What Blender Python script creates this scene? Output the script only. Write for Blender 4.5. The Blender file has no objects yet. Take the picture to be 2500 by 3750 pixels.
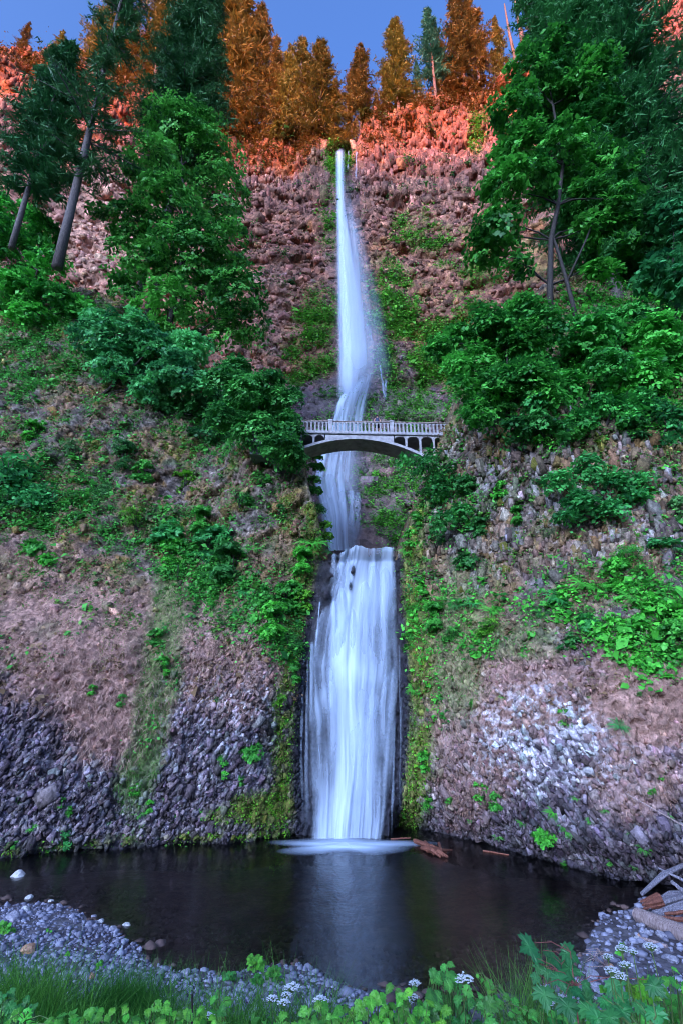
import bpy, math
import numpy as np
from mathutils import Vector, Matrix, Euler

# ------------------------------------------------------------------ camera, sky, sun, exposure
S = bpy.context.scene
COL = S.collection
PITCH = math.radians(20.0); CAMZ = 8.0; FPX = 520.0; CX, CY = 341.0, 512.0
cam_d = bpy.data.cameras.new("camera"); cam = bpy.data.objects.new("camera", cam_d); COL.objects.link(cam)
cam.location = (0, 0, CAMZ); cam.rotation_euler = (math.pi/2 + PITCH, 0, 0)
cam_d.sensor_fit = 'VERTICAL'; cam_d.sensor_height = 36.0; cam_d.lens = FPX/1024*36.0
cam_d.clip_start = 0.1; cam_d.clip_end = 6000
S.camera = cam

SUN_EL = math.radians(9.0); SUN_AZ = math.radians(-28.0)      # the sun stands behind the camera, to the left
sdir = Vector((math.sin(SUN_AZ)*math.cos(SUN_EL), -math.cos(SUN_AZ)*math.cos(SUN_EL), math.sin(SUN_EL)))
W = bpy.data.worlds.new("World"); S.world = W; W.use_nodes = True
nt = W.node_tree; nt.nodes.clear()
out = nt.nodes.new("ShaderNodeOutputWorld"); bg = nt.nodes.new("ShaderNodeBackground")
sky = nt.nodes.new("ShaderNodeTexSky"); sky.sky_type = 'NISHITA'; sky.sun_disc = False
sky.sun_elevation = SUN_EL
sky.sun_rotation = math.atan2(sdir.x, sdir.y)
sky.altitude = 200; sky.air_density = 0.38; sky.dust_density = 10.0; sky.ozone_density = 5.0
bg.inputs['Strength'].default_value = 0.15
nt.links.new(sky.outputs[0], bg.inputs[0]); nt.links.new(bg.outputs[0], out.inputs[0])
sl = bpy.data.lights.new("sun", 'SUN'); sun = bpy.data.objects.new("sun", sl); COL.objects.link(sun)
sl.energy = 1.4; sl.angle = math.radians(0.5); sl.color = (1.0, 0.19, 0.008)
sun.rotation_euler = sdir.to_track_quat('Z', 'Y').to_euler()
sun.location = (0, 0, 300)
S.view_settings.view_transform = 'Standard'; S.view_settings.look = 'None'
S.view_settings.exposure = 3.1; S.view_settings.gamma = 1.0; S.view_settings.use_curve_mapping = False
S.render.engine = 'CYCLES'
S.cycles.use_denoising = True; S.cycles.pixel_filter_type = 'BLACKMAN_HARRIS'; S.cycles.filter_width = 1.0
S.cycles.max_bounces = 8; S.cycles.diffuse_bounces = 3; S.cycles.glossy_bounces = 3
S.cycles.transparent_max_bounces = 24; S.cycles.transmission_bounces = 4
S.cycles.caustics_reflective = False; S.cycles.caustics_refractive = False

# ------------------------------------------------------------------ helpers
RNG = np.random.default_rng(11)
cp, sp = math.cos(PITCH), math.sin(PITCH)

def at(px, py, Y):
    """world point on the line of sight through a picture position, at distance Y in front of the camera"""
    a, b = (px-CX)/FPX, (CY-py)/FPX
    dy, dz = cp - b*sp, sp + b*cp
    t = Y/dy
    return np.array([a*t, Y, CAMZ + dz*t])

def on_z(px, py, z):
    a, b = (px-CX)/FPX, (CY-py)/FPX
    dy, dz = cp - b*sp, sp + b*cp
    t = (z-CAMZ)/dz
    return np.array([a*t, dy*t, z])

def proj(P):
    P = np.asarray(P, float); x, y, z = P[..., 0], P[..., 1], P[..., 2]-CAMZ
    d = np.maximum(y*cp + z*sp, .05); u = -y*sp + z*cp
    return CX + FPX*x/d, CY - FPX*u/d

def depth_of(P): return P[1]*cp + (P[2]-CAMZ)*sp

def smooth(a, b, x):
    t = np.clip((x-a)/(b-a), 0, 1); return t*t*(3-2*t)

def _h(ix, iy, iz, seed):
    h = (ix.astype(np.int64)*374761393 + iy.astype(np.int64)*668265263 + iz.astype(np.int64)*2147483647 + seed*1274126177) & 0xffffffff
    h = ((h ^ (h >> 13))*1274126177) & 0xffffffff
    h = ((h ^ (h >> 15))*2246822519) & 0xffffffff
    return ((h ^ (h >> 16)) & 0xffffff)/float(0x1000000)

def vnoise(x, y, z, seed=0):
    ix, iy, iz = np.floor(x), np.floor(y), np.floor(z)
    fx, fy, fz = x-ix, y-iy, z-iz
    u, v, w = (f*f*f*(f*(f*6-15)+10) for f in (fx, fy, fz))
    r = 0
    for dx in (0, 1):
        for dy in (0, 1):
            for dz in (0, 1):
                r = r + (u if dx else 1-u)*(v if dy else 1-v)*(w if dz else 1-w)*_h(ix+dx, iy+dy, iz+dz, seed)
    return r*2-1

def fbm(x, y, z, seed=0, oct=4, gain=.5):
    s, a, n = 0, 1.0, 0
    x, y, z = np.asarray(x, float), np.asarray(y, float), np.asarray(z, float)
    for o in range(oct):
        s = s + a*vnoise(x, y, z, seed+o*17); n += a; a *= gain
        x, y, z = x*2.03+13.1*(o+1), y*2.01-7.7*(o+1), z*1.99+3.3*(o+1)
    return s/n

def worley(x, y, seed=0):
    """2D cells: nearest distance, second distance, random id of the cell, offset inside the cell"""
    ix, iy = np.floor(x), np.floor(y)
    f1 = np.full(x.shape, 9.0); f2 = f1.copy(); cid = np.zeros(x.shape); ox = cid.copy(); oy = cid.copy()
    z0 = np.zeros(x.shape)
    for dx in (-1, 0, 1):
        for dy in (-1, 0, 1):
            cx, cy = ix+dx, iy+dy
            jx = cx + .5 + (_h(cx, cy, z0, seed)-.5)*.9; jy = cy + .5 + (_h(cx, cy, z0, seed+5)-.5)*.9
            d = np.hypot(x-jx, y-jy); idv = _h(cx, cy, z0, seed+9)
            n = d < f1
            f2 = np.where(n, f1, np.minimum(f2, d)); cid = np.where(n, idv, cid)
            ox = np.where(n, x-jx, ox); oy = np.where(n, y-jy, oy); f1 = np.where(n, d, f1)
    return f1, f2, cid, ox, oy

def mesh_np(name, V, F, mat=None, attrs=None, cols=None, smooth_sh=False):
    """mesh from arrays: V (n,3), F (m,k)"""
    V = np.ascontiguousarray(V, dtype=np.float32); F = np.ascontiguousarray(F, dtype=np.int32)
    me = bpy.data.meshes.new(name)
    me.vertices.add(len(V)); me.vertices.foreach_set("co", V.ravel())
    m, k = F.shape
    me.loops.add(m*k); me.loops.foreach_set("vertex_index", F.ravel())
    me.polygons.add(m)
    me.polygons.foreach_set("loop_start", np.arange(0, m*k, k, dtype=np.int32))
    try: me.polygons.foreach_set("loop_total", np.full(m, k, dtype=np.int32))
    except Exception: pass
    if smooth_sh: me.polygons.foreach_set("use_smooth", np.ones(m, dtype=bool))
    for an, av in (attrs or {}).items():
        a = me.attributes.new(an, 'FLOAT', 'POINT'); a.data.foreach_set("value", np.asarray(av, dtype=np.float32).ravel())
    if cols is not None:
        a = me.attributes.new("Col", 'FLOAT_COLOR', 'POINT')
        c = np.ones((len(V), 4), dtype=np.float32); c[:, :3] = cols; a.data.foreach_set("color", c.ravel())
    me.update(calc_edges=True); me.validate()
    if mat: me.materials.append(mat)
    return me

def obj(name, me, parent=None, loc=None, rot=None, scale=None, label=None, cat=None, group=None, kind=None, color=None):
    o = bpy.data.objects.new(name, me); COL.objects.link(o)
    if parent: o.parent = parent
    if loc is not None: o.location = [float(v) for v in loc]
    if rot is not None: o.rotation_euler = [float(v) for v in rot]
    if scale is not None: o.scale = (scale,)*3 if np.isscalar(scale) else [float(v) for v in scale]
    tag(o, label, cat, group, kind)
    if color is not None: o.color = (*color, 1)
    return o

def tag(o, label=None, cat=None, group=None, kind=None):
    if label: o["label"] = label
    if cat: o["category"] = cat
    if group: o["group"] = group
    if kind: o["kind"] = kind
    return o

def thing(name, label, cat, loc=(0, 0, 0), rot=(0, 0, 0), group=None):
    return obj(name, None, loc=loc, rot=rot, label=label, cat=cat, group=group)

def grid_faces(nr, nc):
    i = np.arange(nr-1)[:, None]*nc + np.arange(nc-1)[None, :]
    return np.stack([i, i+1, i+nc+1, i+nc], -1).reshape(-1, 4)

class MB:
    """collects quads/tris of boxes, tubes and lofts; builds one mesh"""
    def __init__(s): s.v = []; s.f = []
    def box(s, x0, x1, y0, y1, z0, z1):
        b = len(s.v)
        s.v += [(x, y, z) for z in (z0, z1) for y in (y0, y1) for x in (x0, x1)]
        s.f += [tuple(b+i for i in q) for q in ((0, 2, 3, 1), (4, 5, 7, 6), (0, 1, 5, 4), (2, 6, 7, 3), (0, 4, 6, 2), (1, 3, 7, 5))]
    def tube(s, pts, rads, n=6, cap=True, wob=0.0, rng=None):
        pts = [Vector([float(a) for a in p]) for p in pts]
        b = len(s.v); prev = None
        for i, p in enumerate(pts):
            d = (pts[min(i+1, len(pts)-1)] - pts[max(i-1, 0)]).normalized()
            if prev is None:
                a = Vector((0, 0, 1)) if abs(d.z) < .9 else Vector((1, 0, 0)); u = d.cross(a).normalized()
            else:
                u = (prev - d*prev.dot(d)).normalized()
            prev = u; w = d.cross(u)
            for k in range(n):
                an = 2*math.pi*k/n; r = rads[i]*(1 + (wob*(rng.random()-.5) if rng is not None else 0))
                s.v.append(tuple(p + (u*math.cos(an) + w*math.sin(an))*r))
        for i in range(len(pts)-1):
            for k in range(n):
                a0, a1 = b+i*n+k, b+i*n+(k+1) % n
                s.f.append((a0, a1, a1+n, a0+n))
        if cap:
            s.f.append(tuple(b+k for k in range(n))[::-1]); e = b+(len(pts)-1)*n; s.f.append(tuple(e+k for k in range(n)))
    def loft(s, profiles):
        """profiles: list of closed rings (lists of points, same count)"""
        b = len(s.v); n = len(profiles[0])
        for r in profiles: s.v += [tuple(float(c) for c in p) for p in r]
        for i in range(len(profiles)-1):
            for k in range(n):
                a0, a1 = b+i*n+k, b+i*n+(k+1) % n
                s.f.append((a0, a1, a1+n, a0+n))
        s.f.append(tuple(b+k for k in range(n))[::-1]); e = b+(len(profiles)-1)*n; s.f.append(tuple(e+k for k in range(n)))
    def mesh(s, name, mat, smooth_sh=False):
        me = bpy.data.meshes.new(name); me.from_pydata(s.v, [], s.f); me.update()
        if smooth_sh: me.polygons.foreach_set("use_smooth", np.ones(len(me.polygons), dtype=bool))
        if mat: me.materials.append(mat)
        return me

# ------------------------------------------------------------------ materials
def new_mat(name):
    m = bpy.data.materials.new(name); m.use_nodes = True; t = m.node_tree; t.nodes.clear()
    o = t.nodes.new("ShaderNodeOutputMaterial"); return m, t, o
def N(t, typ, **kw):
    n = t.nodes.new(typ)
    for k, v in kw.items():
        if k in n.inputs: n.inputs[k].default_value = v
        else: setattr(n, k, v)
    return n
def noise_node(t, scale, detail=4, coord='Object', rough=.55, stretch=None):
    tc = N(t, "ShaderNodeTexCoord"); n = N(t, "ShaderNodeTexNoise"); n.inputs['Scale'].default_value = scale
    n.inputs['Detail'].default_value = detail; n.inputs['Roughness'].default_value = rough
    src = tc.outputs[coord]
    if stretch:
        mp = N(t, "ShaderNodeMapping"); mp.inputs['Scale'].default_value = stretch; t.links.new(src, mp.inputs[0]); src = mp.outputs[0]
    t.links.new(src, n.inputs['Vector']); return n

def mat_terrain(name, bump=.35, bscale=3.0, spec=.25, cell=4.0):
    """colour of the ground itself from the vertex colours, grain and fine relief from noise"""
    m, t, o = new_mat(name); L = t.links.new
    a = N(t, "ShaderNodeAttribute", attribute_name="Col"); w = N(t, "ShaderNodeAttribute", attribute_name="wet")
    n = noise_node(t, bscale, 6, rough=.65)
    r = N(t, "ShaderNodeMapRange"); r.inputs[1].default_value = .3; r.inputs[2].default_value = .7; r.inputs[3].default_value = .55; r.inputs[4].default_value = 1.45
    L(n.outputs[0], r.inputs[0])
    # broken facets: each cell of a distorted cell pattern has its own tone and height
    tc = N(t, "ShaderNodeTexCoord"); wn = noise_node(t, cell*.6, 2); av = N(t, "ShaderNodeVectorMath", operation='SCALE'); av.inputs['Scale'].default_value = .5/cell; L(wn.outputs['Color'], av.inputs[0])
    ad = N(t, "ShaderNodeVectorMath", operation='ADD'); L(tc.outputs['Object'], ad.inputs[0]); L(av.outputs[0], ad.inputs[1])
    mp = N(t, "ShaderNodeMapping"); mp.inputs['Scale'].default_value = (1, .6, .75); L(ad.outputs[0], mp.inputs[0])
    vo = N(t, "ShaderNodeTexVoronoi"); vo.inputs['Scale'].default_value = cell; L(mp.outputs[0], vo.inputs['Vector'])
    sc = N(t, "ShaderNodeSeparateColor"); L(vo.outputs['Color'], sc.inputs[0])
    vr = N(t, "ShaderNodeMapRange"); vr.inputs[3].default_value = .6; vr.inputs[4].default_value = 1.4; L(sc.outputs[0], vr.inputs[0])
    rm = N(t, "ShaderNodeMath", operation='MULTIPLY'); L(r.outputs[0], rm.inputs[0]); L(vr.outputs[0], rm.inputs[1])
    mx = N(t, "ShaderNodeVectorMath", operation='SCALE'); L(a.outputs['Color'], mx.inputs[0]); L(rm.outputs[0], mx.inputs['Scale'])
    hs = N(t, "ShaderNodeMath", operation='MULTIPLY_ADD'); hs.inputs[1].default_value = .9; L(sc.outputs[1], hs.inputs[0]); L(n.outputs[0], hs.inputs[2])
    b = N(t, "ShaderNodeBsdfPrincipled"); b.inputs['Specular IOR Level'].default_value = spec
    L(mx.outputs[0], b.inputs['Base Color'])
    rr = N(t, "ShaderNodeMapRange"); rr.inputs[3].default_value = .85; rr.inputs[4].default_value = .62; L(w.outputs['Fac'], rr.inputs[0]); L(rr.outputs[0], b.inputs['Roughness'])
    bp = N(t, "ShaderNodeBump"); bp.inputs['Strength'].default_value = bump; bp.inputs['Distance'].default_value = .35
    L(hs.outputs[0], bp.inputs['Height']); L(bp.outputs[0], b.inputs['Normal']); L(b.outputs[0], o.inputs[0])
    return m

def mat_leaf(name, c0, c1, trans=.35, rough=.5, spec=.35):
    """leaf colours between c0 and c1 by leaf, tinted by the object's own colour"""
    m, t, o = new_mat(name); L = t.links.new
    a = N(t, "ShaderNodeAttribute", attribute_name="rnd"); oi = N(t, "ShaderNodeObjectInfo")
    mx = N(t, "ShaderNodeMix", data_type='RGBA'); mx.inputs[6].default_value = (*c0, 1); mx.inputs[7].default_value = (*c1, 1)
    L(a.outputs['Fac'], mx.inputs[0])
    ml = N(t, "ShaderNodeMix", data_type='RGBA', blend_type='MULTIPLY'); ml.inputs[0].default_value = 1
    L(mx.outputs[2], ml.inputs[6]); L(oi.outputs['Color'], ml.inputs[7])
    b = N(t, "ShaderNodeBsdfPrincipled"); b.inputs['Roughness'].default_value = rough; b.inputs['Specular IOR Level'].default_value = spec
    L(ml.outputs[2], b.inputs['Base Color'])
    tr = N(t, "ShaderNodeBsdfTranslucent"); L(ml.outputs[2], tr.inputs['Color'])
    ms = N(t, "ShaderNodeMixShader"); ms.inputs[0].default_value = trans; L(b.outputs[0], ms.inputs[1]); L(tr.outputs[0], ms.inputs[2])
    L(ms.outputs[0], o.inputs[0]); return m

def mat_plain(name, c0, c1, scale=4, rough=.7, bump=.2, spec=.3, stretch=None, detail=5, lo=.35, hi=.65):
    m, t, o = new_mat(name); L = t.links.new
    n = noise_node(t, scale, detail, stretch=stretch)
    r = N(t, "ShaderNodeMapRange"); r.inputs[1].default_value = lo; r.inputs[2].default_value = hi; L(n.outputs[0], r.inputs[0])
    mx = N(t, "ShaderNodeMix", data_type='RGBA'); mx.inputs[6].default_value = (*c0, 1); mx.inputs[7].default_value = (*c1, 1); L(r.outputs[0], mx.inputs[0])
    b = N(t, "ShaderNodeBsdfPrincipled"); b.inputs['Roughness'].default_value = rough; b.inputs['Specular IOR Level'].default_value = spec
    L(mx.outputs[2], b.inputs['Base Color'])
    bp = N(t, "ShaderNodeBump"); bp.inputs['Strength'].default_value = bump; bp.inputs['Distance'].default_value = .1; L(n.outputs[0], bp.inputs['Height']); L(bp.outputs[0], b.inputs['Normal'])
    L(b.outputs[0], o.inputs[0]); return m

def mat_fall(name, col=(.60, .70, .88)):
    """falling water: white where dense, clear where thin ('dens' on the mesh)"""
    m, t, o = new_mat(name); L = t.links.new
    a = N(t, "ShaderNodeAttribute", attribute_name="dens")
    d = N(t, "ShaderNodeBsdfDiffuse"); d.inputs[0].default_value = (*col, 1)
    tr = N(t, "ShaderNodeBsdfTranslucent"); tr.inputs[0].default_value = (*col, 1)
    m1 = N(t, "ShaderNodeMixShader"); m1.inputs[0].default_value = .25; L(d.outputs[0], m1.inputs[1]); L(tr.outputs[0], m1.inputs[2])
    tp = N(t, "ShaderNodeBsdfTransparent")
    m2 = N(t, "ShaderNodeMixShader"); L(a.outputs['Fac'], m2.inputs[0]); L(tp.outputs[0], m2.inputs[1]); L(m1.outputs[0], m2.inputs[2])
    L(m2.outputs[0], o.inputs[0]); return m

def mat_pool(name):
    m, t, o = new_mat(name); L = t.links.new
    n1 = noise_node(t, .9, 3, stretch=(1, .5, 1)); n2 = noise_node(t, 5.0, 2)
    ad = N(t, "ShaderNodeMath", operation='ADD'); L(n1.outputs[0], ad.inputs[0])
    ml = N(t, "ShaderNodeMath", operation='MULTIPLY'); ml.inputs[1].default_value = .15; L(n2.outputs[0], ml.inputs[0]); L(ml.outputs[0], ad.inputs[1])
    bp = N(t, "ShaderNodeBump"); bp.inputs['Strength'].default_value = .2; bp.inputs['Distance'].default_value = .3; L(ad.outputs[0], bp.inputs['Height'])
    g = N(t, "ShaderNodeBsdfGlossy"); g.inputs['Roughness'].default_value = .2; g.inputs['Color'].default_value = (1, 1, 1, 1); L(bp.outputs[0], g.inputs['Normal'])
    tp = N(t, "ShaderNodeBsdfTransparent"); tp.inputs[0].default_value = (.55, .48, .46, 1)
    fr = N(t, "ShaderNodeFresnel"); fr.inputs[0].default_value = 1.33; L(bp.outputs[0], fr.inputs['Normal'])
    ms = N(t, "ShaderNodeMixShader"); L(fr.outputs[0], ms.inputs[0]); L(tp.outputs[0], ms.inputs[1]); L(g.outputs[0], ms.inputs[2])
    L(ms.outputs[0], o.inputs[0]); return m

M_cliff = mat_terrain("cliff_rock", bump=.45, bscale=6, cell=4.5)
M_upper = mat_terrain("upper_rock", bump=.6, bscale=2.2, cell=1.3)
M_ground = mat_terrain("ground", bump=.3, bscale=5)
M_leaf = mat_leaf("leaves", (.016, .085, .024), (.13, .38, .095))
M_needle = mat_leaf("needles", (.016, .07, .032), (.06, .17, .065), trans=.15, spec=.25)
M_bark = mat_plain("bark", (.045, .035, .035), (.14, .11, .105), scale=3, stretch=(6, 6, 1), bump=.5)
M_darkbark = mat_plain("dark_bark", (.012, .009, .008), (.045, .034, .03), scale=4, stretch=(5, 5, 1), bump=.4)
M_redbark = mat_plain("fir_bark", (.10, .06, .045), (.22, .14, .10), scale=2, stretch=(6, 6, 1), bump=.4)
M_fall = mat_fall("falling_water")
M_pool = mat_pool("pool_water")
# ------------------------------------------------------------------ lower gorge: cliff faces as y = F(x, z)
def tab(xs, ys):
    xs, ys = np.array(xs, float), np.array(ys, float)
    return lambda v: np.interp(v, xs, ys)
def soft(f, w=1.5):
    return lambda v: (f(v-w)+f(v-w/2)+f(v)+f(v+w/2)+f(v+w))/5

slot_l = soft(tab([-2, 0, 5, 10, 14, 17, 20, 23, 26, 32, 40, 60], [-2.5, -2.5, -2.75, -2.6, -2.25, -1.6, -1.0, -1.4, -2.3, -3.4, -5.5, -12]), 1.2)
slot_r = soft(tab([-2, 0, 5, 10, 17, 20, 26, 32, 40, 60], [3.1, 3.3, 4.0, 4.4, 4.2, 4.6, 6.4, 9.2, 12, 20]), 1.2)
base_l = soft(tab([-60, -30, -18.7, -12, -6, -3, 0], [29, 31, 33.2, 34.8, 36.6, 37.4, 37.6]), 2)
base_r = soft(tab([0, 3.2, 6.5, 8.5, 10.5, 12.3, 14.2, 20, 30, 60], [38.4, 38.0, 35.2, 32.6, 29.8, 27.2, 25.6, 24, 24, 26]), 1.6)
prof_l = soft(tab([-3, 0, 3, 6, 10, 12, 14, 17, 20, 24, 28, 34, 40, 50, 62, 80], [.9, .1, -.1, .3, 1.2, 2.4, 4.2, 6.2, 7.6, 9.4, 12, 14.5, 17, 20.5, 24.5, 30]), 1.6)
prof_r = soft(tab([-3, 0, .8, 1.6, 4, 8, 10.5, 12, 14, 16, 18, 24, 31, 40, 51, 62, 80], [3.6, 3.2, 2.2, 0.3, -.3, .5, 1.7, 3.0, 5.0, 6.2, 7.0, 8.6, 11, 14, 19, 24, 30]), .7)
crest_l = soft(tab([-60, -45, -30, -18, -11, -3, 0], [66, 62, 58, 47.5, 38.5, 32.5, 31]), 2)
crest_r = soft(tab([0, 8, 12, 18, 25, 45, 70], [30, 31.5, 36.5, 45, 52, 60, 64]), 2)
def fall_rock(z): return 37.9 + .13*z

def F1_base(x, z):
    kl = .42 + .58*smooth(-2.5, -13, x); kr = .42 + .58*smooth(4, 13, x)
    yl = base_l(x) + np.where(z > 3, kl, 1)*prof_l(z)
    yr = base_r(x) + np.where(z > 3, kr, 1)*prof_r(z)
    cl, cr = crest_l(x), crest_r(x)
    yl = yl + np.maximum(z-cl, 0)*2.2; yr = yr + np.maximum(z-cr, 0)*2.2
    mid = .5*(slot_l(z)+slot_r(z))
    y = np.where(x < mid, yl, yr)
    d = np.maximum(slot_l(z)-x, x-slot_r(z))
    y = y + .7*smooth(4.5, .3, d)**1.5*smooth(24, 14, z)
    ys = np.where(z < 18.6, fall_rock(z), fall_rock(18.6) + (z-18.6)*9)
    return y + (ys-y)*smooth(.7, -.35, d), d

NC, NR = 500, 470
sv = np.linspace(-1, 1, NC); zv = np.linspace(-1.6, 68, NR)
Z1 = np.repeat(zv[:, None], NC, 1); X1 = sv[None, :]*(26 + .58*np.maximum(zv, 0))[:, None]
Yb, D1 = F1_base(X1, Z1)
PX1, PY1 = proj(np.stack([X1, Yb, Z1], -1))

# relief: bulges, ledges, cobbly column ends
out_d = smooth(-.2, 2.0, D1)            # 0 inside the slot of the falls
big = fbm(X1*.16, Yb*.1, Z1*.16, 1, 3)
med = fbm(X1*.55, Yb*.3, Z1*.6, 4, 4)
rid = 1-np.abs(fbm(X1*.9, Yb*.4, Z1*.75, 8, 4))
ang = .35*X1
wx, wz = X1*2.5 + .5*fbm(X1*.7, Yb*.2, Z1*.7, 21, 2), (Z1*1.9 + .35*X1*np.sign(X1)) + .5*fbm(X1*.7, Yb*.2, Z1*.7, 33, 2)
c1, c2, cid, cox, coy = worley(wx, wz, 3)
s1, s2, sid, sox, soy = worley(wx*2.3+5, wz*2.3, 6)
b1, b2, bid, box_, boy = worley(X1*.62 + .8*med, Z1*.42 + .8*big, 12)
rockz = smooth(13.5, 8.5, Z1)           # lower cliffs: fine column ends
upz = smooth(16, 22, Z1)
facet = (cid-.5)*.5 + .55*(cox*(cid-.5)*2 + coy*(np.modf(cid*7.3)[0]-.5)*2)
sfacet = (sid-.5)*.5 + .6*(sox*(sid-.5)*2 + soy*(np.modf(sid*7.3)[0]-.5)*2)
bfacet = (bid-.5) + .9*(box_*(bid-.5)*2 + boy*(np.modf(bid*5.3)[0]-.5)*2)
disp = 1.0*big*out_d + .55*med*out_d + out_d*.25*(rid-.7)
disp += facet*(.42*rockz + .35*upz + .16) * (.75+.25*out_d)
disp += sfacet*(.22*rockz + .14) * (.5+.5*out_d)
disp += bfacet*(.5*upz + .12)*out_d
crack = smooth(.16, .0, c2-c1); scrack = smooth(.2, 0, s2-s1)
disp += .12*scrack*(rockz+.4*upz+.2)
disp += .30*crack*(rockz+.5*upz+.2)
bcrack = smooth(.07, .0, b2-b1)*upz*out_d
disp += .35*bcrack
disp += .06*fbm(X1*4, Yb, Z1*4, 50, 3)
# shoulders of the hillside that carry the two ends of the bridge
disp -= 3.4*np.exp(-(((X1+8.6)/3.4)**2 + ((Z1-29)/5)**2)) + 3.6*np.exp(-(((X1-13.5)/3.4)**2 + ((Z1-28.5)/5)**2))
# rocks that split the lower falls near the lip
def bump_at(px, py, r, h):
    return h*np.exp(-(((PX1-px)**2 + (PY1-py)**2)/r**2))
rocks_in_fall = bump_at(331, 577, 5, .8) + bump_at(326, 598, 5, .8) + .5*np.abs(fbm(X1*2.2, Yb, Z1*2.2, 88, 3))*bump_at(329, 588, 14, 1) + bump_at(352, 573, 3.0, .8) + bump_at(349, 590, 2.5, .6)
infall = (D1 < .4)
disp = disp - np.where(infall, rocks_in_fall, 0)
# the waterline: rocks stand out as a ragged skirt
Y1 = Yb + disp
pad = out_d

# --- what grows or lies where (albedo only)
n_a = fbm(X1*.45, Yb*.3, Z1*.45, 60, 4); n_b = fbm(X1*1.6, Yb*.6, Z1*1.6, 70, 4); n_c = fbm(X1*3.2, Yb*1.5, Z1*1.2, 80, 3)
n_f = fbm(X1*5, Yb*3, Z1*5, 90, 3)
def ell(px, py, rx, ry, rot=0, soft_=.35, wob=.5):
    c, s = math.cos(math.radians(rot)), math.sin(math.radians(rot))
    dx, dy = PX1-px, PY1-py
    q = np.sqrt(((dx*c+dy*s)/rx)**2 + ((-dx*s+dy*c)/ry)**2) + wob*n_a*.6 + wob*n_b*.35
    return smooth(1+soft_, 1-soft_, q)
left = PX1 < 345
dry_l = np.maximum.reduce([ell(70, 640, 95, 75, 12), ell(115, 700, 62, 60, 25), ell(190, 645, 50, 55, 0)*.75, ell(255, 650, 45, 45)*.7, ell(30, 560, 60, 30)*.6, ell(215, 680, 60, 40)*.5])
dry_r = np.maximum.reduce([ell(650, 700, 70, 60), ell(520, 690, 80, 45)*.8, ell(450, 680, 40, 90)*.7, ell(470, 760, 45, 70)*.55, ell(640, 780, 50, 40)*.6])
dry = np.where(left, dry_l, dry_r)*smooth(.1, 1.2, D1)
gstrip = np.where(left, np.maximum(ell(155, 690, 20, 120, 8), ell(140, 770, 20, 50, 20)*.9), np.maximum(ell(455, 650, 30, 70)*.8, ell(500, 640, 60, 20)*.6))
lich = np.where(left, np.maximum.reduce([ell(200, 735, 55, 60)*.45, ell(70, 800, 75, 50)*.3, ell(250, 720, 40, 50)*.45]), np.maximum.reduce([ell(545, 737, 70, 54)*.95, ell(590, 760, 58, 38)*.6, ell(480, 470, 90, 100)*.35, ell(620, 500, 80, 90)*.35]))
lich = lich*smooth(-.15, .25, n_f + .4*n_b + .55*(lich-.5))*smooth(.4, 1.5, D1)
edge = np.exp(-((D1-1.15)/.75)**2)         # spray zone beside the falls: moss
edge2 = np.exp(-((D1-1.6)/1.5)**2)
moss = edge*smooth(-.35, .25, n_b+.25)*np.where(Z1 < 24, 1, .3)
moss = np.maximum(moss, np.maximum.reduce([ell(268, 808, 32, 20), ell(235, 815, 30, 10)*.7, ell(408, 780, 16, 80)*.9, ell(330, 620, 14, 60)*.8, ell(413, 660, 14, 60)*.9]))
moss = np.maximum(moss, .8*smooth(.05, .35, n_a)*upz*smooth(1, 3, D1)*smooth(.0, .3, n_b))
wl = np.exp(-((Z1-.35)/.3)**2)*left*smooth(.2, .8, D1)   # moss line just over the water, left cliff
moss = np.maximum(moss, wl*smooth(-.3, .2, n_b))
wet = smooth(.8, .2, D1) * np.where(Z1 < 19, 1, 0)
wet = np.maximum(wet, smooth(.45, .05, Z1)*.8)
brown = smooth(-.45, .2, n_a + .35*n_b)*smooth(8, 14, Z1)
col = np.zeros(X1.shape+(3,))
grey = np.array([.25, .20, .235]); dark = np.array([.05, .036, .044])
tcell = np.clip(.45 + (cid-.5)*.8 + (sid-.5)*.7 + .5*n_c, 0, 1)[..., None]
warm = smooth(11, 17, Z1)[..., None]; grey = grey*(1-warm) + np.array([.23, .18, .165])*warm; dark = dark*(1-warm) + np.array([.05, .036, .03])*warm
col = dark + (grey-dark)*tcell
def over(c, m, amt=1):
    global col
    m = np.clip(m*amt, 0, 1)[..., None]; col = col*(1-m) + np.asarray(c)*m
hue = .5+.5*np.clip(n_c*1.6, -1, 1)
br = np.array([.15, .085, .055]) + hue[..., None]*np.array([.07, .045, .02])
over(br*1.1, brown, .9)
ochre = smooth(.15, .45, n_b + .5*n_a)*smooth(12, 20, Z1)
over([.22, .13, .03], ochre, .55)
inview = (PX1 > -40) & (PX1 < 722) & (PY1 > -20) & (D1 > .5)
cell_area = np.gradient(X1, axis=1)
crest_g = np.where(X1 < .5*(slot_l(Z1)+slot_r(Z1)), crest_l(X1), crest_r(X1))
veg_l = np.maximum.reduce([ell(40, 495, 75, 38, 0), ell(110, 518, 70, 30, 20), ell(190, 552, 62, 36, 25), ell(235, 600, 50, 30, 35), ell(280, 630, 34, 34), ell(225, 430, 60, 40)*.8, ell(30, 350, 60, 50)*.9, ell(90, 330, 60, 30)*.9, ell(110, 430, 70, 30)*.45, ell(30, 430, 40, 20)*.5, ell(260, 520, 40, 40)*.35, ell(155, 690, 16, 80, 8)*.25])
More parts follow.
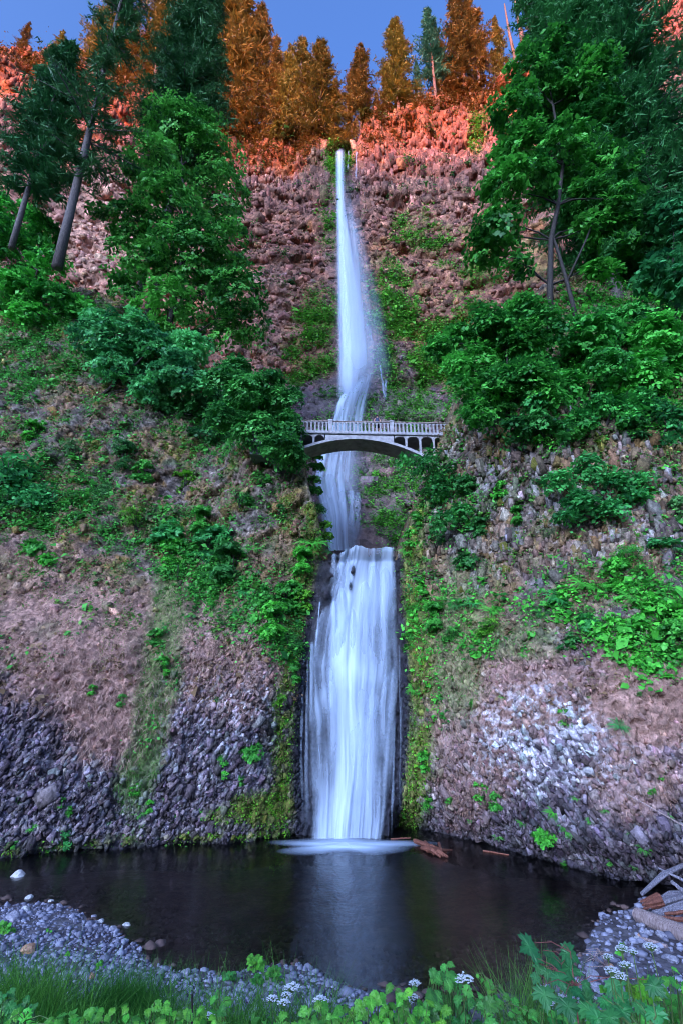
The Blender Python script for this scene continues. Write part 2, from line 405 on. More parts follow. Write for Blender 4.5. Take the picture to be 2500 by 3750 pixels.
veg_r = np.maximum.reduce([ell(610, 605, 85, 42), ell(660, 620, 50, 50), ell(470, 605, 50, 22)*.8, ell(425, 610, 16, 40)*.7, ell(560, 400, 130, 40)*.95, ell(640, 340, 90, 90), ell(520, 420, 60, 40)*.7, ell(480, 640, 50, 18)*.5, ell(460, 500, 40, 40)*.5, ell(540, 440, 60, 25)*.5, ell(650, 480, 40, 40)*.35, ell(430, 700, 18, 60)*.3])
veg = np.where(left, veg_l, veg_r)*inview*(Z1 < crest_g+2)
veg = veg*smooth(-.5, .1, n_b + .9*(veg-.5)) + .06*inview*(Z1 > 10)*smooth(0, .3, n_b)
veg = veg*(.25 + smooth(-.15, .35, fbm(X1*.8, Yb*.5, Z1*.8, 150, 3)))
over(np.array([.045, .06, .02]) + hue[..., None]*np.array([.03, .04, .01]), veg, .8)
dg = np.array([.24, .13, .10]) + hue[..., None]*np.array([.20, .12, .10])
over(dg, dry, .9)
over(np.array([.10, .14, .04]) + hue[..., None]*np.array([.08, .08, .03]), gstrip, .75)
over([.06, .10, .03], smooth(.15, .5, fbm(X1*.5, Yb*.3, Z1*.5, 140, 4))*smooth(9, 14, Z1), .55)
lc = np.array([.56, .52, .56]) + .15*n_f[..., None]
over(lc, lich*smooth(-.25, .1, fbm(X1*7, Yb*4, Z1*7, 95, 2)+.3*(tcell[..., 0]-.5)), .9)
moss = moss*smooth(.1, .5, D1)
over(np.array([.07, .085, .012]) + hue[..., None]*np.array([.085, .085, .01]), moss, .92)
over(np.array([.012, .012, .02]) + .02*np.clip(n_f, 0, 1)[..., None], wet*smooth(1.0, .6, moss), .95)
col = np.clip(col, .01, .8); col1 = col.copy()

V1 = np.stack([X1, Y1, Z1], -1).reshape(-1, 3)
F_all = grid_faces(NR, NC)
midx = (.5*(slot_l(Z1)+slot_r(Z1))).reshape(-1)
fm = V1[F_all].mean(1)
m1f = np.interp(fm[:, 2], zv, .5*(slot_l(zv)+slot_r(zv)))
high = np.interp(fm[:, 0], [-100, 100], [0, 0])
crest_f = np.where(fm[:, 0] < m1f, crest_l(fm[:, 0]), crest_r(fm[:, 0]))
keep = fm[:, 2] < crest_f + 9
dslot = np.interp(fm[:, 2], zv, slot_l(zv)), np.interp(fm[:, 2], zv, slot_r(zv))
inslot = (fm[:, 0] > dslot[0]+.5) & (fm[:, 0] < dslot[1]-.5) & (fm[:, 2] > 18.9)
keep &= ~(inslot & (fm[:, 1] > 60))
def sub_mesh(name, sel, mat):
    f = F_all[sel]; u, inv = np.unique(f, return_inverse=True)
    return mesh_np(name, V1[u], inv.reshape(f.shape), mat, attrs={"wet": wet.reshape(-1)[u]}, cols=col.reshape(-1, 3)[u])
obj("cliff", sub_mesh("cliff", keep & (fm[:, 0] < m1f), M_cliff), label="mossy and grassy rock cliff left of the lower waterfall", kind="structure")
obj("cliff", sub_mesh("cliff", keep & (fm[:, 0] >= m1f), M_cliff), label="overhanging rock cliff right of the lower waterfall with a white lichen patch", kind="structure")

def surf1(x, z):
    """y of the built lower cliff at (x, z)"""
    x, z = np.asarray(x, float), np.asarray(z, float)
    fi = np.clip((z-zv[0])/(zv[1]-zv[0]), 0, NR-1.001); i = fi.astype(int); fi = fi-i
    w = 26 + .58*np.maximum(z, 0)
    fj = np.clip((x/w+1)/2*(NC-1), 0, NC-1.001); j = fj.astype(int); fj = fj-j
    return (Y1[i, j]*(1-fi)*(1-fj) + Y1[i+1, j]*fi*(1-fj) + Y1[i, j+1]*(1-fi)*fj + Y1[i+1, j+1]*fi*fj)

def hit1(px, py):
    """first point of the lower cliffs along a line of sight"""
    Ys = np.arange(22, 75, .06)
    a, b = (px-CX)/FPX, (CY-py)/FPX
    dy, dz = cp - b*sp, sp + b*cp
    t = Ys/dy; x = a*t; z = CAMZ + dz*t
    ok = (z > -1.5) & (z < 66)
    s = surf1(x, np.clip(z, -1.5, 66))
    k = np.where(ok & (Ys >= s))[0]
    if len(k) == 0: return at(px, py, 45)
    k = k[0]; return np.array([x[k], Ys[k], z[k]])

def normals_of(Xg, Yg, Zg):
    P = np.stack([Xg, Yg, Zg], -1)
    du = np.gradient(P, axis=1); dv = np.gradient(P, axis=0)
    n = np.cross(du, dv); n /= np.linalg.norm(n, axis=-1, keepdims=True)+1e-9
    n[n[..., 1] > 0] *= -1
    return n
NRM1 = normals_of(X1, Y1, Z1)

# ------------------------------------------------------------------ upper cliff: a tall amphitheatre wall behind the bridge
def F2_base(x, z):
    y = np.where(z < 61, 56 + (z-24)*.62, 78.9 + (z-61)*.19)
    xr = np.where(x > 0, x, -x)
    y = y - np.where(x > 0, .0040, .0026)*np.maximum(xr-6, 0)**2*np.clip((z-10)/60, .25, 1)
    return np.maximum(y, 46)
rim_px = [(-60, 55, 82), (0, 62, 84), (60, 48, 85), (130, 62, 87), (200, 98, 90), (232, 122, 92), (290, 132, 93.5), (328, 138, 94), (336, 152, 94.5), (352, 152, 94.5), (366, 118, 94), (400, 100, 93.5), (440, 86, 92.5), (475, 72, 91), (500, 55, 89), (520, 35, 88), (560, 8, 86), (620, -30, 83), (700, -60, 80)]
RP = np.array([at(a, b, c) for a, b, c in rim_px])
rim0 = tab(RP[:, 0], RP[:, 2])
def rim(x): return rim0(x) + 1.6*fbm(x*.35, x*0, x*0, 5, 3)*smooth(2, 6, np.abs(x-.5))
NC2, NR2 = 380, 340
tt = np.linspace(-1, 1, NC2); s2v = np.sign(tt)*np.abs(tt)**1.35
vv = np.linspace(0, 1, NR2)
xtop = 112*s2v; RIMX = rim(xtop)
Z2 = 14 + (RIMX[None, :]-14)*vv[:, None]
X2 = np.repeat(xtop[None, :], NR2, 0)*(.42+.58*vv[:, None]**1.1)
rim_here = rim(X2); Z2 = 14 + (rim_here-14)*vv[:, None]
Y2b = F2_base(X2, Z2)
PX2, PY2 = proj(np.stack([X2, Y2b, Z2], -1))
fallx = np.interp(Z2, [14, 25, 61, 80, 142, 200], [-.3, -.4, 1.8, .6, -.6, -.6])
calm = 1-.9*np.exp(-((X2-fallx)/10)**2)*smooth(75, 60, Z2) - .9*np.exp(-((X2-fallx)/(5.5+3.5*smooth(100, 75, Z2)))**2)*smooth(60, 75, Z2)
g1 = fbm(X2*.045, Y2b*.03, Z2*.05, 201, 3); g2 = fbm(X2*.16, Y2b*.1, Z2*.17, 210, 4); g3 = fbm(X2*.6, Y2b*.3, Z2*.5, 220, 4)
lw = Z2*.075 + .9*g1 + .35*g2
layer = np.modf(lw+20)[0]
cw1, cw2, cwid, cwx, cwy = worley(X2*.55 + .7*g3, Z2*.30 + .6*g2, 31)
dw1, dw2, dwid, dwx, dwy = worley(X2*1.25 + .5*g3, Z2*1.0, 37)
hw1, hw2, hwid, hwx, hwy = worley(X2*.95 + .3*g3, Z2*.16 + .3*g2, 43)
topz = smooth(110, 128, Z2)
disp2 = 4.2*g1 + .8*g2 + .12*g3 + 1.7*(layer-.5)*smooth(0, .12, layer)
ew1, ew2, ewid, ewx, ewy = worley(X2*.26 + .5*g3, Z2*.24 + .9*g2, 47)
disp2 += .6*(ewid-.5) + .3*(ewx*(ewid-.5)*2 + ewy*(np.modf(ewid*7.3)[0]-.5)*2)
disp2 += (1-topz)*(.3*(cwid-.5) + .2*(cwx*(cwid-.5)*2)) + topz*(.4*(hwid-.5)+ .3*smooth(.2, 0, hw2-hw1))
disp2 += .2*(dwid-.5) + .15*(dwx*(dwid-.5)*2 + dwy*(np.modf(dwid*7.3)[0]-.5)*2)
cr2 = smooth(.14, 0, cw2-cw1); dr2 = smooth(.16, 0, dw2-dw1); disp2 += .2*cr2
pocket = smooth(.25, .42, fbm(X2*.22, Y2b*.1, Z2*.30, 260, 3)); disp2 += 1.8*pocket
disp2 = disp2*calm
# the rounded buttress right of the upper falls' foot and the apron under them
Y2 = Y2b + disp2
h_a = fbm(X2*.10, Y2b*.08, Z2*.10, 280, 4); h_b = fbm(X2*.35, Y2b*.2, Z2*.35, 290, 4); h_c = fbm(X2*1.1, Y2b*.6, Z2*.7, 300, 3)
def ell2(px, py, rx, ry, rot=0, s_=.35, wob=.6):
    c, s = math.cos(math.radians(rot)), math.sin(math.radians(rot)); dx, dy = PX2-px, PY2-py
    q = np.sqrt(((dx*c+dy*s)/rx)**2 + ((-dx*s+dy*c)/ry)**2) + wob*h_a*.5 + wob*h_b*.4
    return smooth(1+s_, 1-s_, q)
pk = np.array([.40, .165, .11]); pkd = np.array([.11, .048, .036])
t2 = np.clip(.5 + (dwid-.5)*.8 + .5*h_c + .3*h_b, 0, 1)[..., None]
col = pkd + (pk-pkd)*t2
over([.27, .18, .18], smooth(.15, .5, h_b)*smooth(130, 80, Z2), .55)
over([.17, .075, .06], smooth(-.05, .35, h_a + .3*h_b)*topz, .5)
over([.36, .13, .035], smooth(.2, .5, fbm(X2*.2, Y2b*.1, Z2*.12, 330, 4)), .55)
over([.50, .26, .19], ell2(105, 235, 48, 55), .75)       # bare pale scree on the left
over([.46, .25, .19], ell2(245, 320, 50, 60), .35)
green2 = np.maximum.reduce([ell2(312, 330, 22, 55, 25)*.75, ell2(395, 330, 30, 75, -8)*.85, ell2(430, 360, 45, 45)*.95, ell2(440, 400, 45, 20), ell2(360, 450, 60, 60)*.7, ell2(405, 450, 40, 70)*.9, ell2(392, 505, 30, 50)*.9, ell2(310, 372, 30, 14, -30)*.9,
    ell2(440, 235, 40, 16)*.6, ell2(410, 225, 25, 20)*.6, ell2(478, 110, 14, 36)*.9, ell2(338, 165, 14, 26)*.9, ell2(460, 285, 40, 60)*.5, ell2(330, 225, 14, 40)*.5, ell2(500, 300, 60, 80)*.6])
green2 = green2*smooth(-.25, .2, h_b + .5*h_c + .3*(green2-.5))
over(np.array([.075, .095, .012]) + (.5+.5*h_c[..., None])*np.array([.08, .085, .01]), green2, .85)
over([.12, .095, .10], smooth(64, 54, Z2)*smooth(26, 16, np.abs(X2-fallx)), .75)
wet2 = np.clip(np.exp(-((PX2-(345+.0*PY2))/17)**2)*smooth(150, 170, PY2)*.8 + ell2(395, 385, 45, 40, 0)*.8 + ell2(315, 400, 26, 26, 0)*.8 + ell2(340, 480, 24, 60)*.9, 0, 1)
over([.085, .07, .085], wet2*(1-.6*green2), .85)
over([.055, .07, .012], np.exp(-((PX2-340)/16)**2)*smooth(190, 150, PY2)*smooth(-.2, .2, h_b), .7)
glow_soil = smooth(24, 8, rim_here - Z2 + 5*h_a)*smooth(3, 9, np.abs(X2-.5))  # rim soil band, its orange-brown also painting in the sunset glow
over(np.array([.21, .08, .03]) + .05*h_c[..., None], glow_soil*(.7+.3*smooth(-.2, .3, h_b)), .93)
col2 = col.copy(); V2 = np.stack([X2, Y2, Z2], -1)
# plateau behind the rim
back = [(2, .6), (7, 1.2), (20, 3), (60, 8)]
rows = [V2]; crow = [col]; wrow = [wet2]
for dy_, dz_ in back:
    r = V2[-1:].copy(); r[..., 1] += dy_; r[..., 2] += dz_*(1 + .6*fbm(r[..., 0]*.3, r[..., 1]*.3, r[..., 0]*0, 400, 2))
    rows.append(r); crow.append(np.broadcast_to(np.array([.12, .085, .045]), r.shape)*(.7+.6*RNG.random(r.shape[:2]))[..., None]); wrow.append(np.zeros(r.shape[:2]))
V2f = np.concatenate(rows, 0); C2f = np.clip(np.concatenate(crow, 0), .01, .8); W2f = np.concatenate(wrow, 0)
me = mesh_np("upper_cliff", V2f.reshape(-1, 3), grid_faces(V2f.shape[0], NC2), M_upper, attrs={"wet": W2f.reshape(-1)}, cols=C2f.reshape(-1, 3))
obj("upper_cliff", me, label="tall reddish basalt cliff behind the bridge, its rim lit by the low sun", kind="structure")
NRM2 = normals_of(X2, Y2, Z2)
QX2, QY2 = proj(V2)
def hit2(px, py):
    """point of the built upper cliff seen at a picture position"""
    k = int(np.argmin((QX2-px)**2 + (QY2-py)**2)); return V2.reshape(-1, 3)[k].copy()

# broken basalt: thousands of angular blocks set into the faces
CUBE = np.array([(x, y, z) for z in (-1, 1) for y in (-1, 1) for x in (-1, 1)], float)
CUBEF = np.array([(0, 2, 3, 1), (4, 5, 7, 6), (0, 1, 5, 4), (2, 6, 7, 3), (0, 4, 6, 2), (1, 3, 7, 5)])
def blocks(name, label, Xg, Yg, Zg, NR_, Cg, dens, n, size, aspect, mat, seed, tilt=.6, out=.25, vary=.24, wet_=0.0, lean=0.0):
    r_ = np.random.default_rng(seed); w = (dens*np.ones_like(Xg)).reshape(-1).astype(float); w /= w.sum(); k = r_.choice(w.size, n, p=w)
    P = np.stack([Xg.reshape(-1)[k], Yg.reshape(-1)[k], Zg.reshape(-1)[k]], 1); nr = NR_.reshape(-1, 3)[k]
    s = size*np.exp(r_.normal(0, .42, n)); sc = s[:, None, None]*np.array(aspect)*r_.uniform(.65, 1.35, (n, 1, 3))
    V = (CUBE[None] + r_.uniform(-.27, .27, (n, 8, 3)))*sc
    a = r_.normal(0, tilt, n); b = r_.normal(lean, tilt*.6, n); c = r_.normal(0, tilt*.6, n)
    ca, sa = np.cos(a)[:, None], np.sin(a)[:, None]; V = np.stack([V[..., 0]*ca-V[..., 1]*sa, V[..., 0]*sa+V[..., 1]*ca, V[..., 2]], -1)
    cb, sb = np.cos(b)[:, None], np.sin(b)[:, None]; V = np.stack([V[..., 0]*cb-V[..., 2]*sb, V[..., 1], V[..., 0]*sb+V[..., 2]*cb], -1)
    cc, sc_ = np.cos(c)[:, None], np.sin(c)[:, None]; V = np.stack([V[..., 0], V[..., 1]*cc-V[..., 2]*sc_, V[..., 1]*sc_+V[..., 2]*cc], -1)
    V = V + (P + nr*s[:, None]*out)[:, None]
    C = Cg.reshape(-1, 3)[k]*np.exp(r_.normal(0, vary, n))[:, None]*(1 + .06*r_.normal(size=(n, 3))); C = np.repeat(np.clip(C, .012, .75), 8, 0)
    F = (CUBEF[None] + (np.arange(n)*8)[:, None, None]).reshape(-1, 4)
    return obj(name, mesh_np(name, V.reshape(-1, 3), F, mat, attrs={"wet": np.full(n*8, wet_)}, cols=C), label=label, kind="stuff")
vis1 = (PX1 > -70) & (PX1 < 770) & (PY1 < 880) & (D1 > .15) & (Z1 > .1)
soft_cover = 1-.97*np.clip(np.maximum(dry, gstrip), 0, 1)
d_low = vis1*smooth(15, 9, Z1)*soft_cover*(1-.6*np.clip(moss, 0, 1))
blocks("broken_rock", "broken purple grey basalt blocks on the lower cliff left of the falls", X1, Y1, Z1, NRM1, col1, d_low*left, 11500, .062, (.9, .7, 1.7), M_cliff, 31, lean=-.45, out=.0)
blocks("broken_rock", "broken basalt blocks on the lower cliff right of the falls", X1, Y1, Z1, NRM1, col1, d_low*(~left), 10500, .060, (.9, .7, 1.6), M_cliff, 32, lean=.45, out=.0)
d_up = vis1*smooth(13, 18, Z1)*(1-.9*np.clip(veg, 0, 1))*smooth(-.3, .2, n_a + .4*n_b)
blocks("broken_rock", "brown rock blocks standing out of the slope left of the bridge", X1, Y1, Z1, NRM1, col1, d_up*left*(Z1 < 50), 1700, .12, (1.0, .7, 1.3), M_cliff, 33, out=-.15)
d_upr = vis1*smooth(13, 18, Z1)*(1-.9*np.clip(veg, 0, 1))*(Z1 < 45)
blocks("broken_rock", "pale upright rock slabs on the cliff right of the bridge", X1, Y1, Z1, NRM1, col1, d_upr*(~left)*(Z1 < 32)*(D1 > 3.5)*(1-moss), 260, .19, (.7, .6, 2.2), M_cliff, 38, tilt=.12, out=-.1)
blocks("broken_rock", "tall cracked rock blocks on the cliff right of the bridge", X1, Y1, Z1, NRM1, col1, d_upr*(~left), 6500, .12, (.8, .7, 1.7), M_cliff, 34, tilt=.28, out=-.1)
wall_d = (QX2 > -30) & (QX2 < 712) & (QY2 > -30) & (Z2 > 30)
spread2 = np.gradient(X2, axis=1)*np.gradient(Z2, axis=0)
away = 1-.95*np.exp(-((X2-fallx)/(5+2.5*smooth(95, 65, Z2)))**2)
blocks("broken_rock", "blocky reddish basalt of the middle part of the upper cliff", X2, Y2, Z2, NRM2, col2, wall_d*spread2*away*(1-.8*green2)*smooth(128, 112, Z2), 13000, .28, (1.2, .8, .95), M_upper, 35, tilt=.4, out=-.3)
blocks("broken_rock", "upright basalt columns under the rim of the upper cliff", X2, Y2, Z2, NRM2, col2, wall_d*spread2*away*smooth(108, 125, Z2), 7500, .31, (.7, .7, 2.3), M_upper, 36, tilt=.12, out=-.3)

def surf2(x, z):
    """y of the built upper cliff near (x, z)"""
    d = None
    v = np.clip((z-14)/(rim(np.array([x]))[0]-14), 0, 1); i = int(round(v*(NR2-1)))
    j = int(np.argmin(np.abs(X2[i]-x))); return Y2[i, j]
def rim_point(px, back_=2.0):
    """a standing point just behind the rim in the direction of a picture column"""
    row = V2[-1]; ppx, _ = proj(row); j = int(np.argmin(np.abs(ppx-px)))
    p = row[j].copy(); p[1] += back_; p[2] += back_*.22; return p

# ------------------------------------------------------------------ ground, pool bed, hill that shades the gorge
shore_px = [(-60, 912), (0, 905), (40, 903), (70, 908), (100, 925), (133, 944), (150, 968), (220, 980), (260, 970), (300, 968), (340, 985), (380, 1002), (470, 1005), (560, 985), (588, 955), (596, 925), (612, 912), (635, 905), (682, 889), (760, 880)]
SH = np.array([on_z(a, b, 0) for a, b in shore_px]); o_ = np.argsort(SH[:, 0]); SH = SH[o_]
shore = tab(SH[:, 0], SH[:, 1])
def ground_z(x, y):
    ys = shore(x) + .35*fbm(x*.7, y*.7, x*0, 500, 3)
    a = np.where(y < ys, .07*(ys-y) + .03, -.13*(y-ys)); a = np.maximum(a, -2.2)
    bank = 7.3 - .42*np.maximum(y, 0)
    z = np.maximum(a, bank)
    side = np.clip((np.abs(x)-9)/14, 0, 1)**1.3*np.clip(1-np.maximum(y-12, 0)/9, 0, 1)*2.0
    bar = .28*np.exp(-(((x+19.5)/3.6)**2 + ((y-28.2)/.55)**2))*8/8
    return z + np.where(y < ys, side*.4, 0) + np.where(y > ys, np.minimum(bar*9, .5*(-a)+.12)*np.exp(-(((x+19.5)/3.2)**2 + ((y-27.9)/.7)**2)), 0)
gx = np.concatenate([np.linspace(-70, -26, 40)[:-1], np.linspace(-26, 22, 190), np.linspace(22, 70, 40)[1:]])
gy = np.concatenate([np.linspace(-60, 0, 20)[:-1], np.linspace(0, 44, 160)])
GX, GY = np.meshgrid(gx, gy); GZ = ground_z(GX, GY) + .05*fbm(GX*1.5, GY*1.5, GX*0, 510, 3)
gn = fbm(GX*.8, GY*.8, GX*0, 520, 4)
gcol = np.array([.10, .085, .10]) + .06*gn[..., None]
under = smooth(.0, -.25, GZ)
gcol = gcol*(1-under[..., None]) + (np.array([.075, .042, .032]) + .03*gn[..., None])*under[..., None]
grs = smooth(.9, 1.4, GZ)
gcol = gcol*(1-grs[..., None]) + np.array([.05, .055, .025])*grs[..., None]
me = mesh_np("ground", np.stack([GX, GY, GZ], -1).reshape(-1, 3), grid_faces(len(gy), len(gx)), M_ground, attrs={"wet": under.reshape(-1)*0}, cols=np.clip(gcol, .01, .5).reshape(-1, 3))
obj("ground", me, label="stony bank and pool bed sloping down from the viewpoint", kind="structure")
# wide land sheet under everything, out to the horizon
r_ = np.array([[-4000, -4000, -3.2], [4000, -4000, -3.2], [4000, 4000, -3.2], [-4000, 4000, -3.2]], float)
obj("terrain", mesh_np("terrain", r_, np.array([[0, 1, 2, 3]]), M_ground, attrs={"wet": np.zeros(4)}, cols=np.full((4, 3), .06)), label="dark valley floor around the gorge", kind="structure")
# the ridge across the valley, between the gorge and the low sun
RD = 2500.0
sx, sy = sdir.x/math.cos(SUN_EL), sdir.y/math.cos(SUN_EL)
ridge_top = SHADE_Z = 139.0
u_ = np.linspace(-4500, 4500, 420); w_ = np.linspace(-1, 1, 25)
UU, WW = np.meshgrid(u_, w_)
dist_top = 94*(-sy) + RD            # along the sun's direction from the upper wall
Htop = SHADE_Z + dist_top*math.tan(SUN_EL)
Htop = Htop + .13*np.clip(UU, -130, 150)
prof = (1-np.abs(WW))**.8
HX = sx*(RD + WW*900) - sy*UU; HY = sy*(RD + WW*900) + sx*UU
HZ = -4 + (Htop + 4)*prof + (5*fbm(UU*.01, WW, UU*0, 600, 4) + 2.0*fbm(UU*.05, WW, UU*0, 610, 3))*prof
hc = np.array([.035, .06, .025])*(1 + .5*fbm(HX*.03, HY*.03, HZ*.03, 620, 3)[..., None])
obj("hill", mesh_np("hill", np.stack([HX, HY, HZ], -1).reshape(-1, 3), grid_faces(len(w_), len(u_)), M_ground, attrs={"wet": np.zeros(UU.size)}, cols=np.clip(hc, .01, .2).reshape(-1, 3)), label="wooded ridge across the valley that shades the gorge", kind="structure")

# pool
px_ = np.linspace(-45, 45, 60); py_ = np.linspace(14, 45, 40); A, B = np.meshgrid(px_, py_)
obj("pool_water", mesh_np("pool_water", np.stack([A, B, A*0], -1).reshape(-1, 3), grid_faces(40, 60), M_pool, smooth_sh=True), label="dark still pool at the foot of the lower waterfall", kind="structure")
# shelf with the upper pool behind the lip
A, B = np.meshgrid(np.linspace(-.9, 4.3, 12), np.linspace(39.8, 62, 12))
obj("upper_pool_water", mesh_np("upper_pool_water", np.stack([A, B, A*0+18.75], -1).reshape(-1, 3), grid_faces(12, 12), M_pool, smooth_sh=True), label="small pool behind the lip of the lower waterfall", kind="structure")
# ------------------------------------------------------------------ waterfalls
def streaks(s, t, seed, k=14, stretch=1.2, warp=.05):
    return fbm(s*k + warp*k*fbm(s*3, t*2, s*0, seed+3, 2), t*stretch, s*0+seed, seed, 4)

# lower falls: one thing, a main sheet and rounded cascades in front of it
WF = obj("waterfall", None, loc=(0, 0, 0), label="broad lower waterfall dropping into the dark pool", kind="structure")
lf_py = [545, 560, 575, 600, 620, 640, 660, 700, 760, 820, 852]
lf_l = [334, 331, 326, 319, 313, 310, 308.5, 307, 308, 310, 311]
lf_r = [393, 394, 395, 395.5, 396, 396, 397, 395, 391, 384, 380]
nt_, ns_ = 340, 130
def z_of(py):   # height on the falls' rock face for a picture row
    z = 10.0
    for _ in range(6):
        Y = fall_rock(z); z = at(341, py, Y)[2]
    return z
rows_z = np.array([z_of(p) for p in lf_py])
py_r = np.linspace(544.5, 852, nt_)
zr = np.interp(py_r, lf_py, rows_z)
Yr = fall_rock(zr)
dep = Yr*cp + (zr-CAMZ)*sp
xl = (np.interp(py_r, lf_py, lf_l)-CX)/FPX*dep; xr_ = (np.interp(py_r, lf_py, lf_r)-CX)/FPX*dep
ss = np.linspace(0, 1, ns_)
SS, PYR = np.meshgrid(ss, py_r); PXR = np.interp(PYR, lf_py, lf_l)*(1-SS) + np.interp(PYR, lf_py, lf_r)*SS
TT = (PYR-545)/307
XX = xl[:, None]*(1-SS) + xr_[:, None]*SS; ZZ = np.repeat(zr[:, None], ns_, 1)
SW = .5 + (SS-.5)*(1+.10*TT) + .055*fbm(SS*2.2, TT*3.0, SS*0, 690, 3)
st = streaks(SW, TT, 700, 8, 1.5); st2 = streaks(SW, TT, 720, 22, 2.6); st3 = streaks(SW, TT, 740, 60, 4.0); lowf = fbm(SW*3, TT*4.5, SS*0, 745, 3)
bulge = .35 + .5*np.exp(-((TT-.38)/.08)**2)*smooth(0, .5, TT) + .35*smooth(.36, .45, TT)
YY = Yr[:, None] - bulge - .22*st - .10*st2
YY -= .9*smooth(.0, .05, .05-TT)
# at the lip the sheet bends back over the edge
lipn = .5+.5*fbm(SS*5, SS*0, SS*0, 777, 3)
YY += .15*smooth(.05, 0, TT)
ZZ = ZZ - smooth(.10, 0, TT)*(.15+.65*lipn + .75*smooth(.4, 0, SS))
G = lambda px, py, rx, ry: np.exp(-(((PXR-px)/rx)**2 + ((PYR-py)/ry)**2))
dens = .33 + .34*st + .17*st2 + .06*st3 + .30*lowf
dens += .48*np.exp(-((PYR-676-14*lowf)/24)**2)*(.6+.5*fbm(SS*9, TT*14, SS*0, 760, 4)) * smooth(.02, .12, SS)*smooth(1, .8, SS)
dens += .35*G(352, 720, 22, 130) + .18*smooth(.75, 1, TT)
dens += .22*G(380, 575, 13, 45) + .2*G(338, 630, 10, 30)
dens -= .28*G(372, 640, 14, 25) + .18*G(388, 690, 10, 60) + .25*G(322, 640, 7, 30)
for rk in ((331, 577, 5, 8), (326, 598, 5, 9), (352.5, 572, 2.0, 6), (350, 588, 2.2, 5)): dens -= .85*G(*rk)*(1+.9*st2)
wv = .09*fbm(SS*0, TT*7, SS*0, 771, 4)
dens *= smooth(.0, .13, SS + .05*st2 + wv*.7)*smooth(1, .91, SS + .04*st2 + wv*.5)
lefttop = smooth(350, 335, PXR)*smooth(640, 600, PYR); dens -= lefttop*.35*(.5-st2)
dens = np.clip(dens, .02, .97)
P = np.stack([XX, YY, ZZ], -1)
obj("sheet", mesh_np("sheet", P.reshape(-1, 3), grid_faces(nt_, ns_), M_fall, attrs={"dens": dens.reshape(-1)}, smooth_sh=True), WF)

def cascade(parent, px, py0, py1, w0, w1, seed, peak=.8, yoff=.9, drift=0, fy=fall_rock, zf=z_of, fade=.6):
    """a rounded rope of water that leaps out and spreads while it falls"""
    n, m = 46, 16
    t = np.linspace(0, 1, n)[:, None]; s = np.linspace(-1, 1, m)[None, :]
    py = py0 + (py1-py0)*t; z = np.array([zf(float(p)) for p in py[:, 0]])[:, None]
    Yc_ = fy(z) - yoff*(1-(1-np.clip(t*4, 0, 1))**2)*(1-.3*t)
    d = Yc_*cp + (z-CAMZ)*sp; w = w0 + (w1-w0)*np.sqrt(t)
    px_ = px + drift*t + s*w*(1+.3*fbm(t*5+s*0, s*0, s*0+seed, seed+5, 2)) + 1.3*fbm(s*1.5+t*0, t*5, s*0+t*0+seed, seed, 3)
    X = (px_-CX)/FPX*d; Y = Yc_ + .45*(s**2)*np.minimum(w/8, 1) + 0*s; Z = z + 0*s - .35*(s**2)*smooth(.3, 0, t)*(w/6)
    dn = peak*.8*(1-np.abs(s)**2.2)*smooth(0, .06, t)*(1-smooth(fade, 1, t)) * (.75+.5*streaks((s+1)/2+0*t, t+0*s, seed, 7, 1.5))
    P = np.stack([X+0*t, Y+0*t, Z], -1)
    obj("cascade", mesh_np("cascade", P.reshape(-1, 3), grid_faces(n, m), M_fall, attrs={"dens": np.clip(dn, 0, .97).reshape(-1)}, smooth_sh=True), parent)
for a in [(334, 596, 690, 3, 7, 801), (341, 585, 660, 4, 8, 802, .75, 1.0), (338, 614, 720, 4, 9, 803, .75, .9), (352, 603, 700, 3, 6, 804, .7), (364, 575, 690, 5, 9, 805, .65), (373, 558, 690, 6, 9, 806, .6), (385, 560, 700, 5, 7, 807, .6),
          (334, 660, 780, 7, 9, 808, .6), (349, 668, 840, 9, 14, 809, .75, .8), (362, 662, 800, 7, 11, 810, .55), (392, 666, 800, 4, 7, 811, .5, .7, -6), (341, 560, 600, 4, 6, 812, .6), (347, 556, 590, 3, 5, 813, .5), (334, 553, 590, 3, 5, 814, .5),
          (320, 600, 660, 1.2, 1.6, 815, .7, .6, -6), (312, 640, 740, 1.5, 3, 816, .6, .6, -2), (371, 690, 840, 7, 10, 817, .5), (356, 700, 850, 12, 16, 818, .5), (304, 622, 800, .9, 1.6, 819, .28, .3, -5), (300, 690, 835, .6, 1.4, 820, .2, .3, 3), (307, 650, 840, .8, 2.4, 821, .35, .3, -1), (398, 640, 760, .6, 1.4, 822, .22, .3, 3), (401, 690, 820, .6, 1.2, 823, .18, .3, -2), (394, 720, 838, .8, 1.6, 824, .4, .4, -3), (331, 664, 720, 6, 8, 825, .8), (352, 656, 712, 7, 9, 826, .85, 1.1), (372, 662, 730, 5, 7, 827, .7), (384, 672, 760, 4, 6, 828, .55, .9, -2)]: cascade(WF, *a)
# foam where the falls meet the pool
ang = np.linspace(0, 2*np.pi, 90); rad = np.linspace(0, 1, 26)
AN, RA = np.meshgrid(ang, rad)
fc = on_z(344, 842, 0); fx = fc[0] + RA*np.cos(AN)*(4.6+.8*np.sin(AN*3+1)+.5*np.sin(AN*7)); fy_ = fc[1]-.8 + RA*np.sin(AN)*(2.2+.5*np.sin(AN*5))
fd = np.clip((1-RA)**1.1*1.6 + .25*fbm(fx*.8, fy_*2, fx*0, 830, 3)*(1-RA), 0, .95)
fzz = .02 + .18*np.clip(1-RA*1.6, 0, 1)**1.5*(fy_ > fc[1]-1.4)
obj("foam", mesh_np("foam", np.stack([fx, fy_, fzz], -1).reshape(-1, 3), grid_faces(26, 90), M_fall, attrs={"dens": fd.reshape(-1)}, smooth_sh=True), WF)

